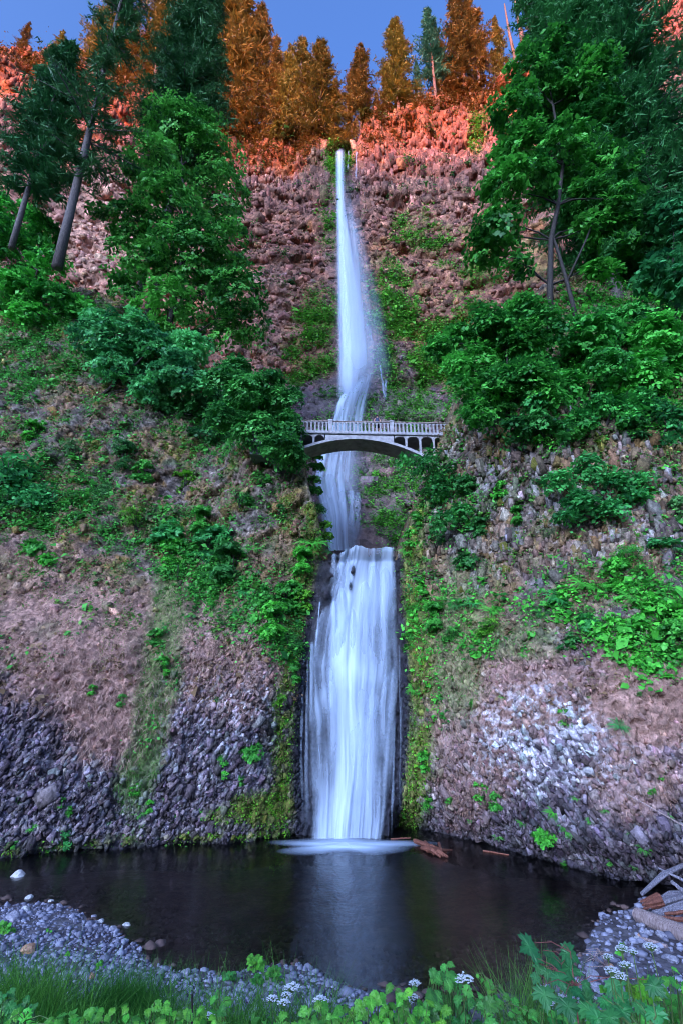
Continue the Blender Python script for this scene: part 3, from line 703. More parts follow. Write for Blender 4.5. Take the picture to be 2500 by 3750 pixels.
# upper falls
UF = obj("waterfall", None, label="tall thin upper waterfall behind the footbridge", kind="structure")
def wall_y(z): return np.where(z < 61, 56 + (z-24)*.62, 78.9 + (z-61)*.19)
def z_of2(py):
    z = 60.0
    for _ in range(30):
        z = .5*z + .5*at(341, py, float(wall_y(np.array(z))))[2]
    return z
def veil(parent, name, tab_py, tab_l, tab_r, yoff, dens_fn, n=180, m=44, rel=0.4, seed=900, shear=0, away=0):
    py = np.linspace(tab_py[0], tab_py[-1], n)
    kz = np.linspace(tab_py[0]-5, tab_py[-1]+60, 60); zz = np.interp(py, kz, [z_of2(p) for p in kz])
    Y0 = wall_y(zz) - yoff; d = Y0*cp + (zz-CAMZ)*sp
    l = np.interp(py, tab_py, tab_l); r = np.interp(py, tab_py, tab_r)
    s = np.linspace(0, 1, m); S_, PY_ = np.meshgrid(s, py); PX_ = l[:, None]*(1-S_) + r[:, None]*S_
    T_ = (PY_-py[0])/(py[-1]-py[0]); PS = PY_ + shear*(1-S_)*(1-T_)**1.5
    stv = streaks(S_, T_, seed, 9, 1.4)
    Z = np.interp(PS, kz, [z_of2(p) for p in kz]); Y0 = wall_y(Z) - yoff - away*np.clip(T_, 0, 1)**1.5; d = Y0*cp + (Z-CAMZ)*sp
    bb = (CY-PS)/FPX; Z = CAMZ + (sp + bb*cp)/(cp - bb*sp)*Y0; d = Y0*cp + (Z-CAMZ)*sp
    X = (PX_-CX)/FPX*d; Y = Y0 - rel*stv - rel*2*(1-(2*S_-1)**2)
    dn = np.clip(dens_fn(S_, T_, PX_, PY_, stv), 0, .97)
    obj(name, mesh_np(name, np.stack([X, Y, Z], -1).reshape(-1, 3), grid_faces(n, m), M_fall, attrs={"dens": dn.reshape(-1)}, smooth_sh=True), parent)
bell = lambda s, c, w: np.exp(-((s-c)/w)**2)
veil(UF, "sheet", [151, 161, 213, 304, 360, 412], [334, 334, 334.5, 336, 336, 334], [346, 346.5, 348, 360, 370, 370], 3.6,
     lambda s, t, x, y, st: (.80*bell(s, .40-.12*t, .22) + .38*bell(s, .55, .3)*(.3+.7*t) + .10*st)*smooth(0, .015, t)*smooth(1, .84, t)*smooth(0, .12, s)*smooth(1, .8, s) + .0*st, seed=901, away=3.0)
veil(UF, "mist", [190, 240, 320, 370, 404], [335, 335, 336, 337, 330], [352, 368, 388, 394, 386], 8,
     lambda s, t, x, y, st: .46*smooth(0, .25, t)*smooth(1, .75, t)*smooth(0, .3, s)*smooth(1, .35, s)*(1+.5*st), rel=.6, seed=905)
veil(UF, "mist", [230, 300, 370, 395], [332, 333, 333, 326], [352, 372, 394, 398], 11,
     lambda s, t, x, y, st: .30*smooth(0, .4, t)*smooth(1, .7, t)*smooth(0, .3, s)*smooth(1, .4, s), rel=.6, seed=907)
# the apron: water slides from the splash down to the left, then over the steps under the bridge
veil(UF, "apron", [364, 372, 385, 400, 425, 450], [338, 337, 334, 332, 328, 321], [373, 375, 372, 368, 364, 362], 1.6,
     lambda s, t, x, y, st: (.36 + .62*st + .5*bell(t, .12, .14)*smooth(1, .3, s) + .2*bell(s, .2, .2))*smooth(0, .12, s)*smooth(1, .8, s)*smooth(0, .10, t), m=80, rel=.3, seed=911, shear=34)
veil(UF, "cascade", [440, 452, 480, 520, 552], [322, 318, 311, 322, 327], [362, 361, 361, 361, 360], 1.6,
     lambda s, t, x, y, st: (.42 + .65*st + .2*bell(x, 335, 12))*smooth(0, .1, s+.1*st)*smooth(1, .6, s+.2*st), m=90, rel=.35, seed=913)
for px0, y0, y1, w0, w1, sd, pk_ in [(320, 458, 500, 1.5, 4, 921, .6), (341, 485, 550, 4, 7, 922, .6), (351, 490, 548, 3, 5, 923, .6), (330, 470, 530, 3, 6, 924, .45), (325, 500, 552, 2, 5, 925, .5), (336, 455, 500, 3, 6, 926, .35), (357, 492, 545, 2, 4, 927, .4)]:
    cascade(UF, px0, y0, y1, w0, w1, sd, pk_, 2.2, 0, lambda z: wall_y(z), z_of2, .5)
for px0, y0, y1, w0, w1, sd, pk_, dr in [(379, 365, 402, .5, 1.4, 931, .75, 5), (385, 380, 404, .6, 2, 932, .6, -1), (366, 325, 352, .8, 1.5, 933, .5, 8), (356, 152, 185, .8, .8, 934, .5, -1), (348, 152, 175, .7, .9, 935, .5, -1)]:
    cascade(UF, px0, y0, y1, w0, w1, sd, pk_, 1.5, dr, lambda z: wall_y(z), z_of2, .8)
# ------------------------------------------------------------------ leaves, crowns, conifers
def unit(a): return a/(np.linalg.norm(a, axis=-1, keepdims=True)+1e-9)
def rand_unit(n, rng): return unit(rng.normal(size=(n, 3)))

def leaf_geo(C, Nn, size, rng, kind='kite', hang=None):
    """leaf blades: C centres, Nn blade normals, size per leaf -> V, F, per-vertex leaf id"""
    n = len(C); Nn = unit(Nn)
    T = rand_unit(n, rng)
    if hang is not None: T = unit(T*.7 + hang)
    T = unit(T - Nn*np.sum(T*Nn, 1, keepdims=True)); B = np.cross(Nn, T)
    s = np.broadcast_to(np.asarray(size), (n,))[:, None]
    if kind == 'kite':
        V = np.stack([C - T*s*.5, C + B*s*.34 + Nn*s*.12 - T*s*.05, C + T*s*.55, C - B*s*.34 + Nn*s*.12 - T*s*.05], 1)
        F = np.arange(n*4).reshape(n, 4)
        return V.reshape(-1, 3), F, np.repeat(np.arange(n), 4)
    if kind == 'palm':      # three pointed lobes from one stalk
        b = C - T*s*.35
        def k(dirv, l, w):
            side = np.cross(Nn, dirv)
            return [b, b + dirv*l*s*.55 + side*w*s + Nn*s*.06, b + dirv*l*s - Nn*s*.08, b + dirv*l*s*.55 - side*w*s + Nn*s*.06]
        d1 = unit(T*.62 + B*.78); d2 = unit(T*.62 - B*.78)
        V = np.stack(k(T, 1.0, .24) + k(d1, .82, .2) + k(d2, .82, .2), 1)
        F = np.arange(n*12).reshape(n*3, 4)
        return V.reshape(-1, 3), F, np.repeat(np.arange(n), 12)
    if kind == 'needle':
        V = np.stack([C - T*s*.5, C + B*s*.075 - T*s*.1, C + T*s*.5, C - B*s*.075 - T*s*.1], 1)
        F = np.arange(n*4).reshape(n, 4)
        return V.reshape(-1, 3), F, np.repeat(np.arange(n), 4)

def spray_leaves(lobes, n_spray, per, spray_r, rng, shell=(.6, 1.0), droop=.35, flat=.55, upbias=.25):
    """leaf centres and normals, in tilted layers over the lobes of a crown"""
    C = np.array([l[0] for l in lobes]); R = np.array([l[1] for l in lobes])
    w = R**2/np.sum(R**2); li = rng.choice(len(R), n_spray, p=w)
    d = rand_unit(n_spray, rng); d[:, 2] += upbias; d = unit(d)
    rr = R[li]*rng.uniform(shell[0], shell[1], n_spray)
    base = C[li] + d*rr[:, None]*np.array([1, 1, .85])
    nrm = unit(np.array([0, 0, 1.0])*1.0 + d*flat + rng.normal(size=(n_spray, 3))*.28)
    a = unit(np.cross(nrm, rand_unit(n_spray, rng))); b = np.cross(nrm, a)
    q = np.sqrt(rng.random((n_spray, per))); th = rng.random((n_spray, per))*2*np.pi
    sr = spray_r*rng.uniform(.6, 1.3, n_spray)[:, None]
    off = a[:, None]*(q*np.cos(th)*sr)[..., None] + b[:, None]*(q*np.sin(th)*sr*.8)[..., None]
    P = base[:, None] + off; P[..., 2] -= droop*(q*sr)**2/np.maximum(sr, .1) ; P += rng.normal(size=P.shape)*spray_r*.12
    NN = nrm[:, None] + d[:, None]*.35*q[..., None] + rng.normal(size=P.shape)*.42
    # neighbouring sprays share a tone
    lt = .16*rng.normal(size=len(R))
    tone = np.clip(.45 + lt[li] + .27*rng.normal(size=n_spray), 0, 1)[:, None] + .18*rng.normal(size=(n_spray, per))
    return P.reshape(-1, 3), NN.reshape(-1, 3), np.clip(tone.reshape(-1), 0, 1), base

def foliage_mesh(name, P, NN, size, tone, mat, rng, kind='kite', hang=None, jit=.3):
    s = size*(1 + jit*rng.normal(size=len(P))).clip(.45, 1.7)
    V, F, idx = leaf_geo(P, NN, s, rng, kind, hang)
    return mesh_np(name, V, F, mat, attrs={"rnd": tone[idx]})

def px_lobes(lobes, Y, rng, deep=1.0):
    out = []
    for l in lobes:
        px, py, r = l[:3]; rough = at(px, py, Y); m = r*depth_of(rough)/FPX
        y = Y + (l[3] if len(l) > 3 else rng.uniform(-.8, .8)*deep*m)
        p = at(px, py, y); out.append((p, r*depth_of(p)/FPX))
    return out

def branchy_trunk(mb, pts, r0, r1, rng, n=7):
    k = len(pts); mb.tube(pts, [r0 + (r1-r0)*i/(k-1) for i in range(k)], n=n, wob=.15, rng=rng)
def limb(mb, a, b, r, rng, sag=.1):
    a, b = np.array(a, float), np.array(b, float); L = np.linalg.norm(b-a)
    pts = [a + (b-a)*t + np.array([0, 0, sag*L*math.sin(math.pi*t)]) + rng.normal(size=3)*.03*L*(0 < t < 1) for t in (0, .3, .6, 1)]
    mb.tube(pts, [r, r*.75, r*.5, r*.15], n=5, cap=False)

def broadleaf(name, label, cat, base, lobes, size, n_spray, per, spray_r, seed, trunk=None, trunk_r=.3, color=(1, 1, 1), mat=None, kind='kite', bark=None, group=None, shell=(.55, 1.0), droop=.35, limbs=True, crown="crown"):
    rng = np.random.default_rng(seed); mat = mat or M_leaf
    base = np.array(base, float)
    root = thing(name, label, cat, base, group=group)
    P, NN, tone, sb = spray_leaves(lobes, n_spray, per, spray_r, rng, shell=shell, droop=droop)
    obj(crown, foliage_mesh(crown, P-base, NN, size, tone, mat, rng, kind), root, color=color)
    mb = MB(); C = np.mean([l[0] for l in lobes], 0)
    tr = [np.array(p)-base for p in (trunk if trunk else [base, base*.5+C*.5 + rng.normal(size=3)*.2, C])]
    branchy_trunk(mb, tr, trunk_r, trunk_r*.35, rng)
    if limbs:
        for c, r in lobes:
            c = np.array(c)-base
            k = min(range(len(tr)), key=lambda i: np.linalg.norm(tr[i]-c) + max(tr[i][2]-c[2]+.3*r, 0)*2)
            limb(mb, tr[k], c, trunk_r*.3, rng)
            for q in sb[rng.choice(len(sb), 3)]:
                if np.linalg.norm(q-base-c) < r*1.3: limb(mb, c, q-base, trunk_r*.12, rng)
    obj("trunk", mb.mesh("trunk", bark or M_darkbark, True), root)
    return root

def conifer_geo(H, R, start, spacing, per_whorl, rng, droop=.25, spray=.9, nodes=10, ragged=.3, tip=.06, up=.0, kind='needle', lean=(0, 0)):
    """needles (V, F, tone) and wood (MB) of a conifer standing at the origin"""
    mb = MB(); Cs, Ns, Sz, To, Hg = [], [], [], [], []
    r0 = .0085*H + .05
    axis = lambda z: np.array([lean[0]*(z/H)**1.3, lean[1]*(z/H)**1.3, z])
    zt = np.linspace(0, H, 9)
    mb.tube([axis(z) for z in zt], [max(r0*(1-z/H)**.8, .02) for z in zt], n=7, wob=.12, rng=rng)
    z = start*H
    while z < H*.985:
        f = (z - start*H)/(H*(1-start))
        prof = R*(np.clip(1-f, 0, 1)**.85*(.55+.45*smooth(0, .18, f)) + tip)
        for k in range(per_whorl):
            L = prof*rng.uniform(1-ragged, 1+ragged*.4)
            if rng.random() < .08: continue
            an = rng.random()*2*np.pi; dr = droop*rng.uniform(.5, 1.4) - up*f
            d = np.array([math.cos(an), math.sin(an), 0]); z0 = z + rng.uniform(-.5, .5)*spacing
            t = np.linspace(0.12, 1, nodes)[:, None]
            line = axis(z0) + d*L*t + np.array([0, 0, 1])*(-dr*L*t**1.4 + .22*dr*L*t**4)
            if L > .5: mb.tube([axis(z0), line[nodes//2], line[-1]], [.012*L+.012, .008*L+.008, .004], n=3, cap=False)
            side = np.array([-d[1], d[0], 0])
            for sgn in (-1, 0, 1):
                reach = spray*(1.15-.75*t)*np.minimum(1, .35+L/3)*rng.uniform(.7, 1.3, (nodes, 1))
                dirv = unit(d*(.55 if sgn else 1) + side*sgn*.8 + np.array([0, 0, -.35]) + rng.normal(size=(nodes, 3))*.25)
                c = line + dirv*reach*.5
                Cs.append(c); Hg.append(dirv*3); Sz.append(reach[:, 0]); Ns.append(np.array([0, 0, 1.0]) + .45*rng.normal(size=(nodes, 3)))
                To.append(np.clip(.35 + .35*t[:, 0] + .2*rng.normal(size=nodes), 0, 1))
        z += spacing
    C = np.concatenate(Cs); Hd = np.concatenate(Hg); Sz = np.concatenate(Sz); Nn = np.concatenate(Ns); To = np.concatenate(To)
    # each spray is a small fan of needle blades
    K = 4
    C3 = np.repeat(C, K, 0) + rng.normal(size=(len(C)*K, 3))*.15*np.repeat(Sz, K)[:, None]
    H3 = np.repeat(Hd, K, 0) + rng.normal(size=(len(C)*K, 3))*1.15
    S3 = np.repeat(Sz, K)*rng.uniform(.45, 1.1, len(C)*K); N3 = np.repeat(Nn, K, 0) + .4*rng.normal(size=(len(C)*K, 3))
    V, F, idx = leaf_geo(C3, N3, S3*1.15, rng, 'needle', H3)
    return V, F, np.clip(np.repeat(To, K) + .12*rng.normal(size=len(C)*K), 0, 1)[idx], mb

def conifer(name, label, base, H, R, start, spacing, per, seed, mat=None, bark=None, color=(1, 1, 1), group=None, **kw):
    rng = np.random.default_rng(seed)
    V, F, tone, mb = conifer_geo(H, R, start, spacing, per, rng, **kw)
    root = thing(name, label, "tree", base, group=group)
    obj("crown", mesh_np("crown", V, F, mat or M_needle, attrs={"rnd": tone}), root, color=color)
    obj("trunk", mb.mesh("trunk", bark or M_bark, True), root)
    return root
def copy_tree(o, loc, rz=0, scale=1, label=None, color=None, group=None):
    c = o.copy(); COL.objects.link(c); c.location = [float(v) for v in loc]; c.rotation_euler = (0, 0, rz); c.scale = (scale,)*3 if np.isscalar(scale) else scale
    if label: c["label"] = label
    if group: c["group"] = group
    if color: c.color = (*color, 1)
    for ch in list(o.children):
        k = ch.copy(); COL.objects.link(k); k.parent = c
        if color and k.name.startswith(("crown", "foliage", "fronds")): k.color = (*color, 1)
    return c

# ------------------------------------------------------------------ trees on the rim, in the low sun
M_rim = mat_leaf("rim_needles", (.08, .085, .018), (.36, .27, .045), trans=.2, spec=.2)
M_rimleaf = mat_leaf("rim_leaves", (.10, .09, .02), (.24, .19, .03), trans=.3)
protos = []
for i, (st_, rr, rg) in enumerate([(.12, .17, .3), (.30, .15, .45), (.22, .19, .35), (.05, .2, .25)]):
    rng = np.random.default_rng(40+i)
    V, F, tone, mb = conifer_geo(30, 30*rr, st_, 1.25, 6, rng, droop=.22, spray=1.25, nodes=6, ragged=rg+.1, up=.3, tip=.04)
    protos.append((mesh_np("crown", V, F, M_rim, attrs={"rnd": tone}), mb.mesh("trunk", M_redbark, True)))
rim_trees = [  # picture column of the base, row of the tip, kind, width factor, label
    (18, 22, 0, 1, "red lit fir at the far left of the rim behind the dark hemlock"),
    (48, 30, 2, 1, "orange lit fir on the rim seen through branches of the leaning fir"),
    (92, -30, 0, 1, "rust coloured fir high on the rim behind the leaning fir"),
    (150, -40, 2, 1, "orange fir on the rim just left of the dark dense fir top"),
    (205, -30, 3, 1, "rust orange fir on the rim touching the right edge of the dark dense fir"),
    (226, -18, 0, 1.0, "tall orange fir on the rim cut by the top of the frame"),
    (248, 2, 3, .9, "orange fir rising behind the yellow leaved rim tree"),
    (268, 36, 1, .8, "thin ragged orange fir between two broader rim firs left of the falls"),
    (284, 44, 2, .8, "short orange fir second left of the broad rim fir"),
    (297, 34, 0, .9, "twin tipped orange fir beside the broad rim fir left of the falls"),
    (318, 38, 3, 1.15, "broad golden brown fir on the rim just left of the falls"),
    (334, 78, 0, .9, "small dark orange fir leaning over the left lip of the falls"),
    (352, 70, 2, .8, "small rim fir directly above the notch of the falls"),
    (361, 44, 1, 1.1, "bare stemmed orange fir with a glowing trunk just right of the falls"),
    (377, 92, 3, .8, "little bushy fir at the foot of the glowing trunk right of the falls"),
    (398, 18, 0, 1.15, "tall full orange fir second right of the falls notch"),
    (387, 66, 3, .8, "low bushy orange fir leaning against the tall full fir right of the falls"),
    (421, 60, 3, .7, "small blue green fir sapling between two tall orange firs"),
    (436, 8, 1, 1.0, "slim high crowned orange fir right of the blue green sapling"),
    (455, 55, 2, .7, "short red fir below the broad fir pair on the right rim"),
    (466, -8, 2, 1, "broad orange fir with two glowing trunks on the right rim"),
    (484, -2, 1, 1, "sparse orange fir with a pale trunk right of the broad fir pair"),
    (507, 16, 0, .8, "small orange fir just left of the bare trunks on the right rim"),
    (498, 48, 3, .7, "lowest red fir tuft on the right rim beside the cliff edge"),
]
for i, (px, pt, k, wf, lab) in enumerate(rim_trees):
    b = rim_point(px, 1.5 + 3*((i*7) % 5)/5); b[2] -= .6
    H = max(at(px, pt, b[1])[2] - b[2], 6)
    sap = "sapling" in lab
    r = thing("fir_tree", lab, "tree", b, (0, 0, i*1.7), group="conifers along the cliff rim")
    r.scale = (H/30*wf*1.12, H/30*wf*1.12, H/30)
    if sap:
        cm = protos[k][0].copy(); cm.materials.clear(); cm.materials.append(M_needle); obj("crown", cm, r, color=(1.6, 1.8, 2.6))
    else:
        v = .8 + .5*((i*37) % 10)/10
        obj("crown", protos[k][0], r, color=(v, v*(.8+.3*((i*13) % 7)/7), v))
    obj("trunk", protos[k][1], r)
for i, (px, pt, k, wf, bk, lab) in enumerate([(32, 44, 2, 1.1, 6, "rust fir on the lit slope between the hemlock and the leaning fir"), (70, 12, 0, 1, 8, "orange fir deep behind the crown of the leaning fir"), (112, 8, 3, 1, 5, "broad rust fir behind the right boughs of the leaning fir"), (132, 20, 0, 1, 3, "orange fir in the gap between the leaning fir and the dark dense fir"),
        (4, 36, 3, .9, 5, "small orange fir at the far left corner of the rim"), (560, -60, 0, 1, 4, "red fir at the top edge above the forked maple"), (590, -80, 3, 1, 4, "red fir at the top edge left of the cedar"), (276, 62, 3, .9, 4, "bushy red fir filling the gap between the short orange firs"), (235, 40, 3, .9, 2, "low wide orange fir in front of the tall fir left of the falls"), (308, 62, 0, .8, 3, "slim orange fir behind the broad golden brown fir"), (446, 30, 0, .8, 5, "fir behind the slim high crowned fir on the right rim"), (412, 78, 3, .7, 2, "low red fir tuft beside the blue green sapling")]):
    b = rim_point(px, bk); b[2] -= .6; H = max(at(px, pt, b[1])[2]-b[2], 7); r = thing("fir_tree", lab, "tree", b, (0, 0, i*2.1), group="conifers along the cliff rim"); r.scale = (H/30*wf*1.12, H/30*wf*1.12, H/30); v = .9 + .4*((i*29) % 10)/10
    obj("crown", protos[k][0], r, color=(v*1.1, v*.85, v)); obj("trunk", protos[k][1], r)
for i, (px, dx, lab) in enumerate([(517, 0, "leftmost of three bare red trunks on the right rim"), (527, .5, "middle and thickest of three bare red trunks on the right rim"), (535, 1, "rightmost of three bare red trunks on the right rim")]):
    b = rim_point(px, 1.2); mb = MB(); rng = np.random.default_rng(70+i); rr = (.5, .75, .45)[i]
    mb.tube([(0, 0, -1), (.3*dx-.2, 0, 6), (.9*dx-.6, 0, 16), (.8*dx-.5, 0, 30)], [rr*1.3, rr, rr*.8, rr*.4], n=7, wob=.2, rng=rng)
    t_ = thing("bare_trunk", lab, "tree", b); obj("trunk", mb.mesh("trunk", M_redbark, True), t_)
    for k in range(9):
        an = rng.random()*6.3; z = rng.uniform(5, 26); L = rng.uniform(.8, 2.4); mb = MB()
        mb.tube([(0, 0, z), (math.cos(an)*L, math.sin(an)*L, z+rng.uniform(-.3, .6))], [.07, .02], n=3)
        obj("branch", mb.mesh("branch", M_redbark), t_)
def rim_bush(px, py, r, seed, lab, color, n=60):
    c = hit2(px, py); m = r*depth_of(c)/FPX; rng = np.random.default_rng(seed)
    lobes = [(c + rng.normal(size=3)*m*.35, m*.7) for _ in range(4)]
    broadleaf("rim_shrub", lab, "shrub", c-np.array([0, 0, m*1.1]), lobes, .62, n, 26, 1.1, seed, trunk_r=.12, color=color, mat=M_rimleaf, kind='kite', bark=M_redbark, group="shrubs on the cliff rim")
for a in [(262, 92, 18, 81, "yellow leaved round tree on the rim left of the falls", (1.1, 1.15, 1), 110), (243, 122, 12, 82, "low red brown shrub under the yellow leaved rim tree", (.8, .55, .6)), (290, 120, 12, 83, "dark orange shrub at the cliff edge below the broad rim fir", (.6, .5, .6)),
          (338, 152, 10, 84, "olive shrub hanging beside the lip of the upper falls", (.5, .6, .6)), (452, 78, 14, 85, "bright red shrub patch under the broad fir pair", (1.0, .6, .6)), (478, 92, 14, 86, "rust red shrub at the top of the mossy rib", (.8, .5, .5)),
          (560, 12, 16, 87, "red lit bush at the top edge of the frame right of the bare trunks", (.9, .5, .5)), (585, 2, 15, 88, "orange bush on the skyline at upper right by the cedar", (1, .65, .5)), (385, 108, 8, 89, "small red shrub on the rim right of the falls notch", (.9, .55, .5)),
          (222, 112, 14, 90, "orange undergrowth clump beside the dark dense fir", (1, .7, .5)), (120, 72, 22, 91, "orange brush on the lit slope behind the leaning fir", (1.1, .7, .5)), (75, 88, 20, 92, "red brush on the lit slope at upper left", (1, .55, .5)),
          (312, 132, 10, 93, "brown shrub at the foot of the broad golden fir", (.7, .5, .5)), (365, 118, 7, 94, "green shrub at the foot of the bare stemmed fir", (.6, .8, .8))]: rim_bush(*a)

# ------------------------------------------------------------------ big trees on the hillsides
def foot(px, py, sink=.3):
    p = hit1(px, py); p[2] -= sink; return p
# leaning fir, upper left: long bare trunk, loose drooping branches
b = foot(58, 262, .8); H = at(95, -45, b[1]+1)[2] - b[2]
conifer("fir_tree", "tall fir with a long bare grey trunk at upper left", b, H, 8.2, .24, 2.9, 5, 101, color=(1.1, 1.15, .9), droop=.30, spray=1.35, nodes=10, ragged=.55, tip=.2)
b = foot(140, 318, .8); b[1] += 3; H = at(180, -70, b[1])[2] - b[2]
conifer("fir_tree", "dark dense fir towering behind the left maple", b, H, 7.2, .34, 1.15, 8, 102, color=(.9, 1.05, .8), droop=.34, spray=1.9, nodes=10, ragged=.25, tip=.25)
b = foot(124, 312, .8); b[1] += 2.2
mbk = MB(); mbk.tube([(0, 0, 0), (.6, 0, 8), (1.4, 0, 18)], [.62, .5, .3], n=8, wob=.1, rng=RNG)
t_ = thing("bare_trunk", "grey trunk standing left of the dark dense fir trunk", "tree", b); obj("trunk", mbk.mesh("trunk", M_bark, True), t_)
for k in range(7):
    an = RNG.random()*6.3; z = RNG.uniform(6, 17); mb = MB(); mb.tube([(1.2*z/18, 0, z), (1.2*z/18+math.cos(an)*1.6, math.sin(an)*1.6, z-.3)], [.06, .02], n=3)
    obj("branch", mb.mesh("branch", M_bark), t_)
b = foot(12, 245, .5); H = at(14, 42, b[1])[2]-b[2]
conifer("hemlock_tree", "dark hemlock at the left edge above the bright maple", b, H, 6.0, .28, 1.5, 7, 103, color=(.9, 1.2, .9), droop=.45, spray=1.6, nodes=9, ragged=.35, tip=.15)
f = foot(165, 345); Y = f[1]
L = px_lobes([(180, 128, 34), (207, 152, 36), (152, 166, 32), (215, 196, 36), (168, 205, 40), (124, 222, 32), (226, 245, 28), (190, 252, 42), (142, 262, 34), (236, 288, 30), (204, 298, 38), (252, 320, 20), (168, 305, 32), (228, 333, 24), (120, 285, 20)], Y-1.5, np.random.default_rng(1), .8)
broadleaf("maple_tree", "big dark green maple left of the upper falls", "tree", f, L, .48, 760, 40, 1.25, 111, trunk=[f, at(172, 312, Y), at(180, 270, Y), at(185, 220, Y), at(182, 165, Y)], trunk_r=.42, color=(.95, 1.25, .7), shell=(.5, 1.0))
f = foot(100, 395); Y = f[1]-1.0
L = px_lobes([(95, 338, 24), (128, 334, 28), (152, 352, 30), (178, 372, 26), (118, 366, 26), (192, 346, 20), (150, 388, 20), (205, 385, 18), (100, 320, 14)], Y, np.random.default_rng(2), .7)
broadleaf("maple_tree", "blue green maple boughs overhanging the left cliff below the big maple", "tree", f, L, .40, 440, 46, 1.0, 112, trunk=[f, at(125, 375, Y), at(150, 350, Y)], trunk_r=.22, color=(1.35, 1.75, 2.0))
f = foot(262, 462); Y = 39.3
L = px_lobes([(225, 380, 18), (248, 392, 22), (272, 402, 20), (288, 424, 15), (280, 444, 18), (256, 428, 22), (293, 456, 11), (294, 394, 9), (238, 368, 13), (270, 380, 13), (226, 415, 18)], Y, np.random.default_rng(3), .7)
broadleaf("maple_tree", "shrubby maple crowding the left end of the footbridge", "tree", f, L, .30, 520, 38, .8, 113, trunk=[f, at(262, 430, Y), at(258, 400, Y)], trunk_r=.16, color=(1.0, 1.35, 1.05))
f = foot(20, 318); Y = f[1]-.8
L = px_lobes([(12, 212, 26), (40, 232, 22), (12, 258, 30), (50, 262, 17), (20, 292, 28), (55, 296, 20), (80, 308, 14), (-15, 230, 30), (95, 318, 10), (30, 315, 20)], Y, np.random.default_rng(4), .7)
broadleaf("maple_tree", "bright green young maple at the left edge of the hillside", "tree", f, L, .5, 420, 34, 1.1, 114, trunk_r=.25, color=(1.1, 1.8, .9))
f = foot(180, 410); Y = f[1]-.5
L = px_lobes([(170, 405, 16), (195, 412, 18), (215, 400, 16), (235, 440, 15), (205, 435, 14)], Y, np.random.default_rng(5), .6)
broadleaf("maple_tree", "low dark maple scrub between the boughs and the bridge end", "tree", f, L, .38, 150, 28, .7, 115, trunk_r=.12, color=(.6, .85, .8))

# right side
f = foot(549, 330); Y = f[1]-1.0
tr1 = [f, at(549, 285, Y), at(550, 240, Y), at(557, 205, Y), at(562, 165, Y), at(552, 105, Y)]
L = px_lobes([(558, 58, 28), (530, 76, 26), (590, 82, 28), (514, 110, 26), (552, 112, 32), (592, 122, 30), (520, 150, 28), (562, 150, 30), (606, 165, 28), (504, 186, 26), (534, 180, 22), (592, 200, 28), (498, 226, 24), (612, 232, 22), (488, 254, 17), (600, 272, 18), (516, 262, 14), (622, 200, 20), (580, 225, 12), (478, 240, 10)], Y, np.random.default_rng(6), .8)
broadleaf("maple_tree", "large forked maple with dark stems right of the falls", "tree", f, L, .44, 700, 40, 1.05, 121, trunk=tr1, trunk_r=.34, color=(.75, 1.2, .55), shell=(.55, 1.0))
mb = MB(); tb = foot(578, 330); 
mb.tube([np.array(q)-tb for q in (tb, at(572, 305, Y), at(564, 275, Y), at(556, 248, Y), at(551, 235, Y))], [.22, .2, .17, .15, .12], n=7, wob=.15, rng=RNG)
mb.tube([np.array(q)-tb for q in (at(566, 282, Y), at(585, 240, Y), at(600, 200, Y))], [.12, .09, .05], n=5)
t_ = thing("maple_tree", "slanting second dark stem beside the forked maple trunk", "tree", tb); obj("trunk", mb.mesh("trunk", M_darkbark, True), t_)
f = foot(636, 322); H = at(640, -110, f[1]+2)[2]-f[2]
conifer("cedar_tree", "teal green cedar with hanging sprays right of the forked maple", f+np.array([0, 2, 0]), H, 6.5, .12, 1.0, 9, 122, color=(1.1, 1.6, 1.0), droop=.5, spray=1.5, nodes=10, ragged=.3, tip=.3)
f = foot(690, 300); H = at(700, -120, f[1])[2]-f[2]
conifer("cedar_tree", "dark cedar cut off by the right edge of the frame", f, H, 7.5, .05, 1.0, 9, 123, color=(.9, 1.35, .9), droop=.5, spray=1.5, nodes=10, ragged=.3, tip=.35)
f = foot(672, 335); Y = f[1]-2
L = px_lobes([(672, 215, 20), (690, 240, 22), (665, 260, 16), (650, 275, 14), (680, 285, 20)], Y, np.random.default_rng(7), .6)
broadleaf("maple_tree", "maple boughs hanging in from the right edge below the cedar", "tree", f, L, .5, 130, 28, .9, 124, trunk_r=.18, color=(.6, 1.0, 1.2))
f = foot(505, 420); Y = f[1]-1.2
L = px_lobes([(438, 346, 11), (458, 338, 16), (488, 326, 23), (514, 345, 27), (480, 364, 23), (540, 325, 26), (500, 388, 24), (460, 388, 13), (530, 380, 26), (545, 400, 20), (478, 410, 16), (455, 365, 12), (520, 310, 16)], Y, np.random.default_rng(8), .7)
broadleaf("maple_tree", "arching vine maple over the right end of the footbridge", "tree", f, L, .31, 640, 40, .9, 125, trunk=[f, at(510, 390, Y), at(505, 350, Y)], trunk_r=.18, color=(1.1, 1.65, .9))
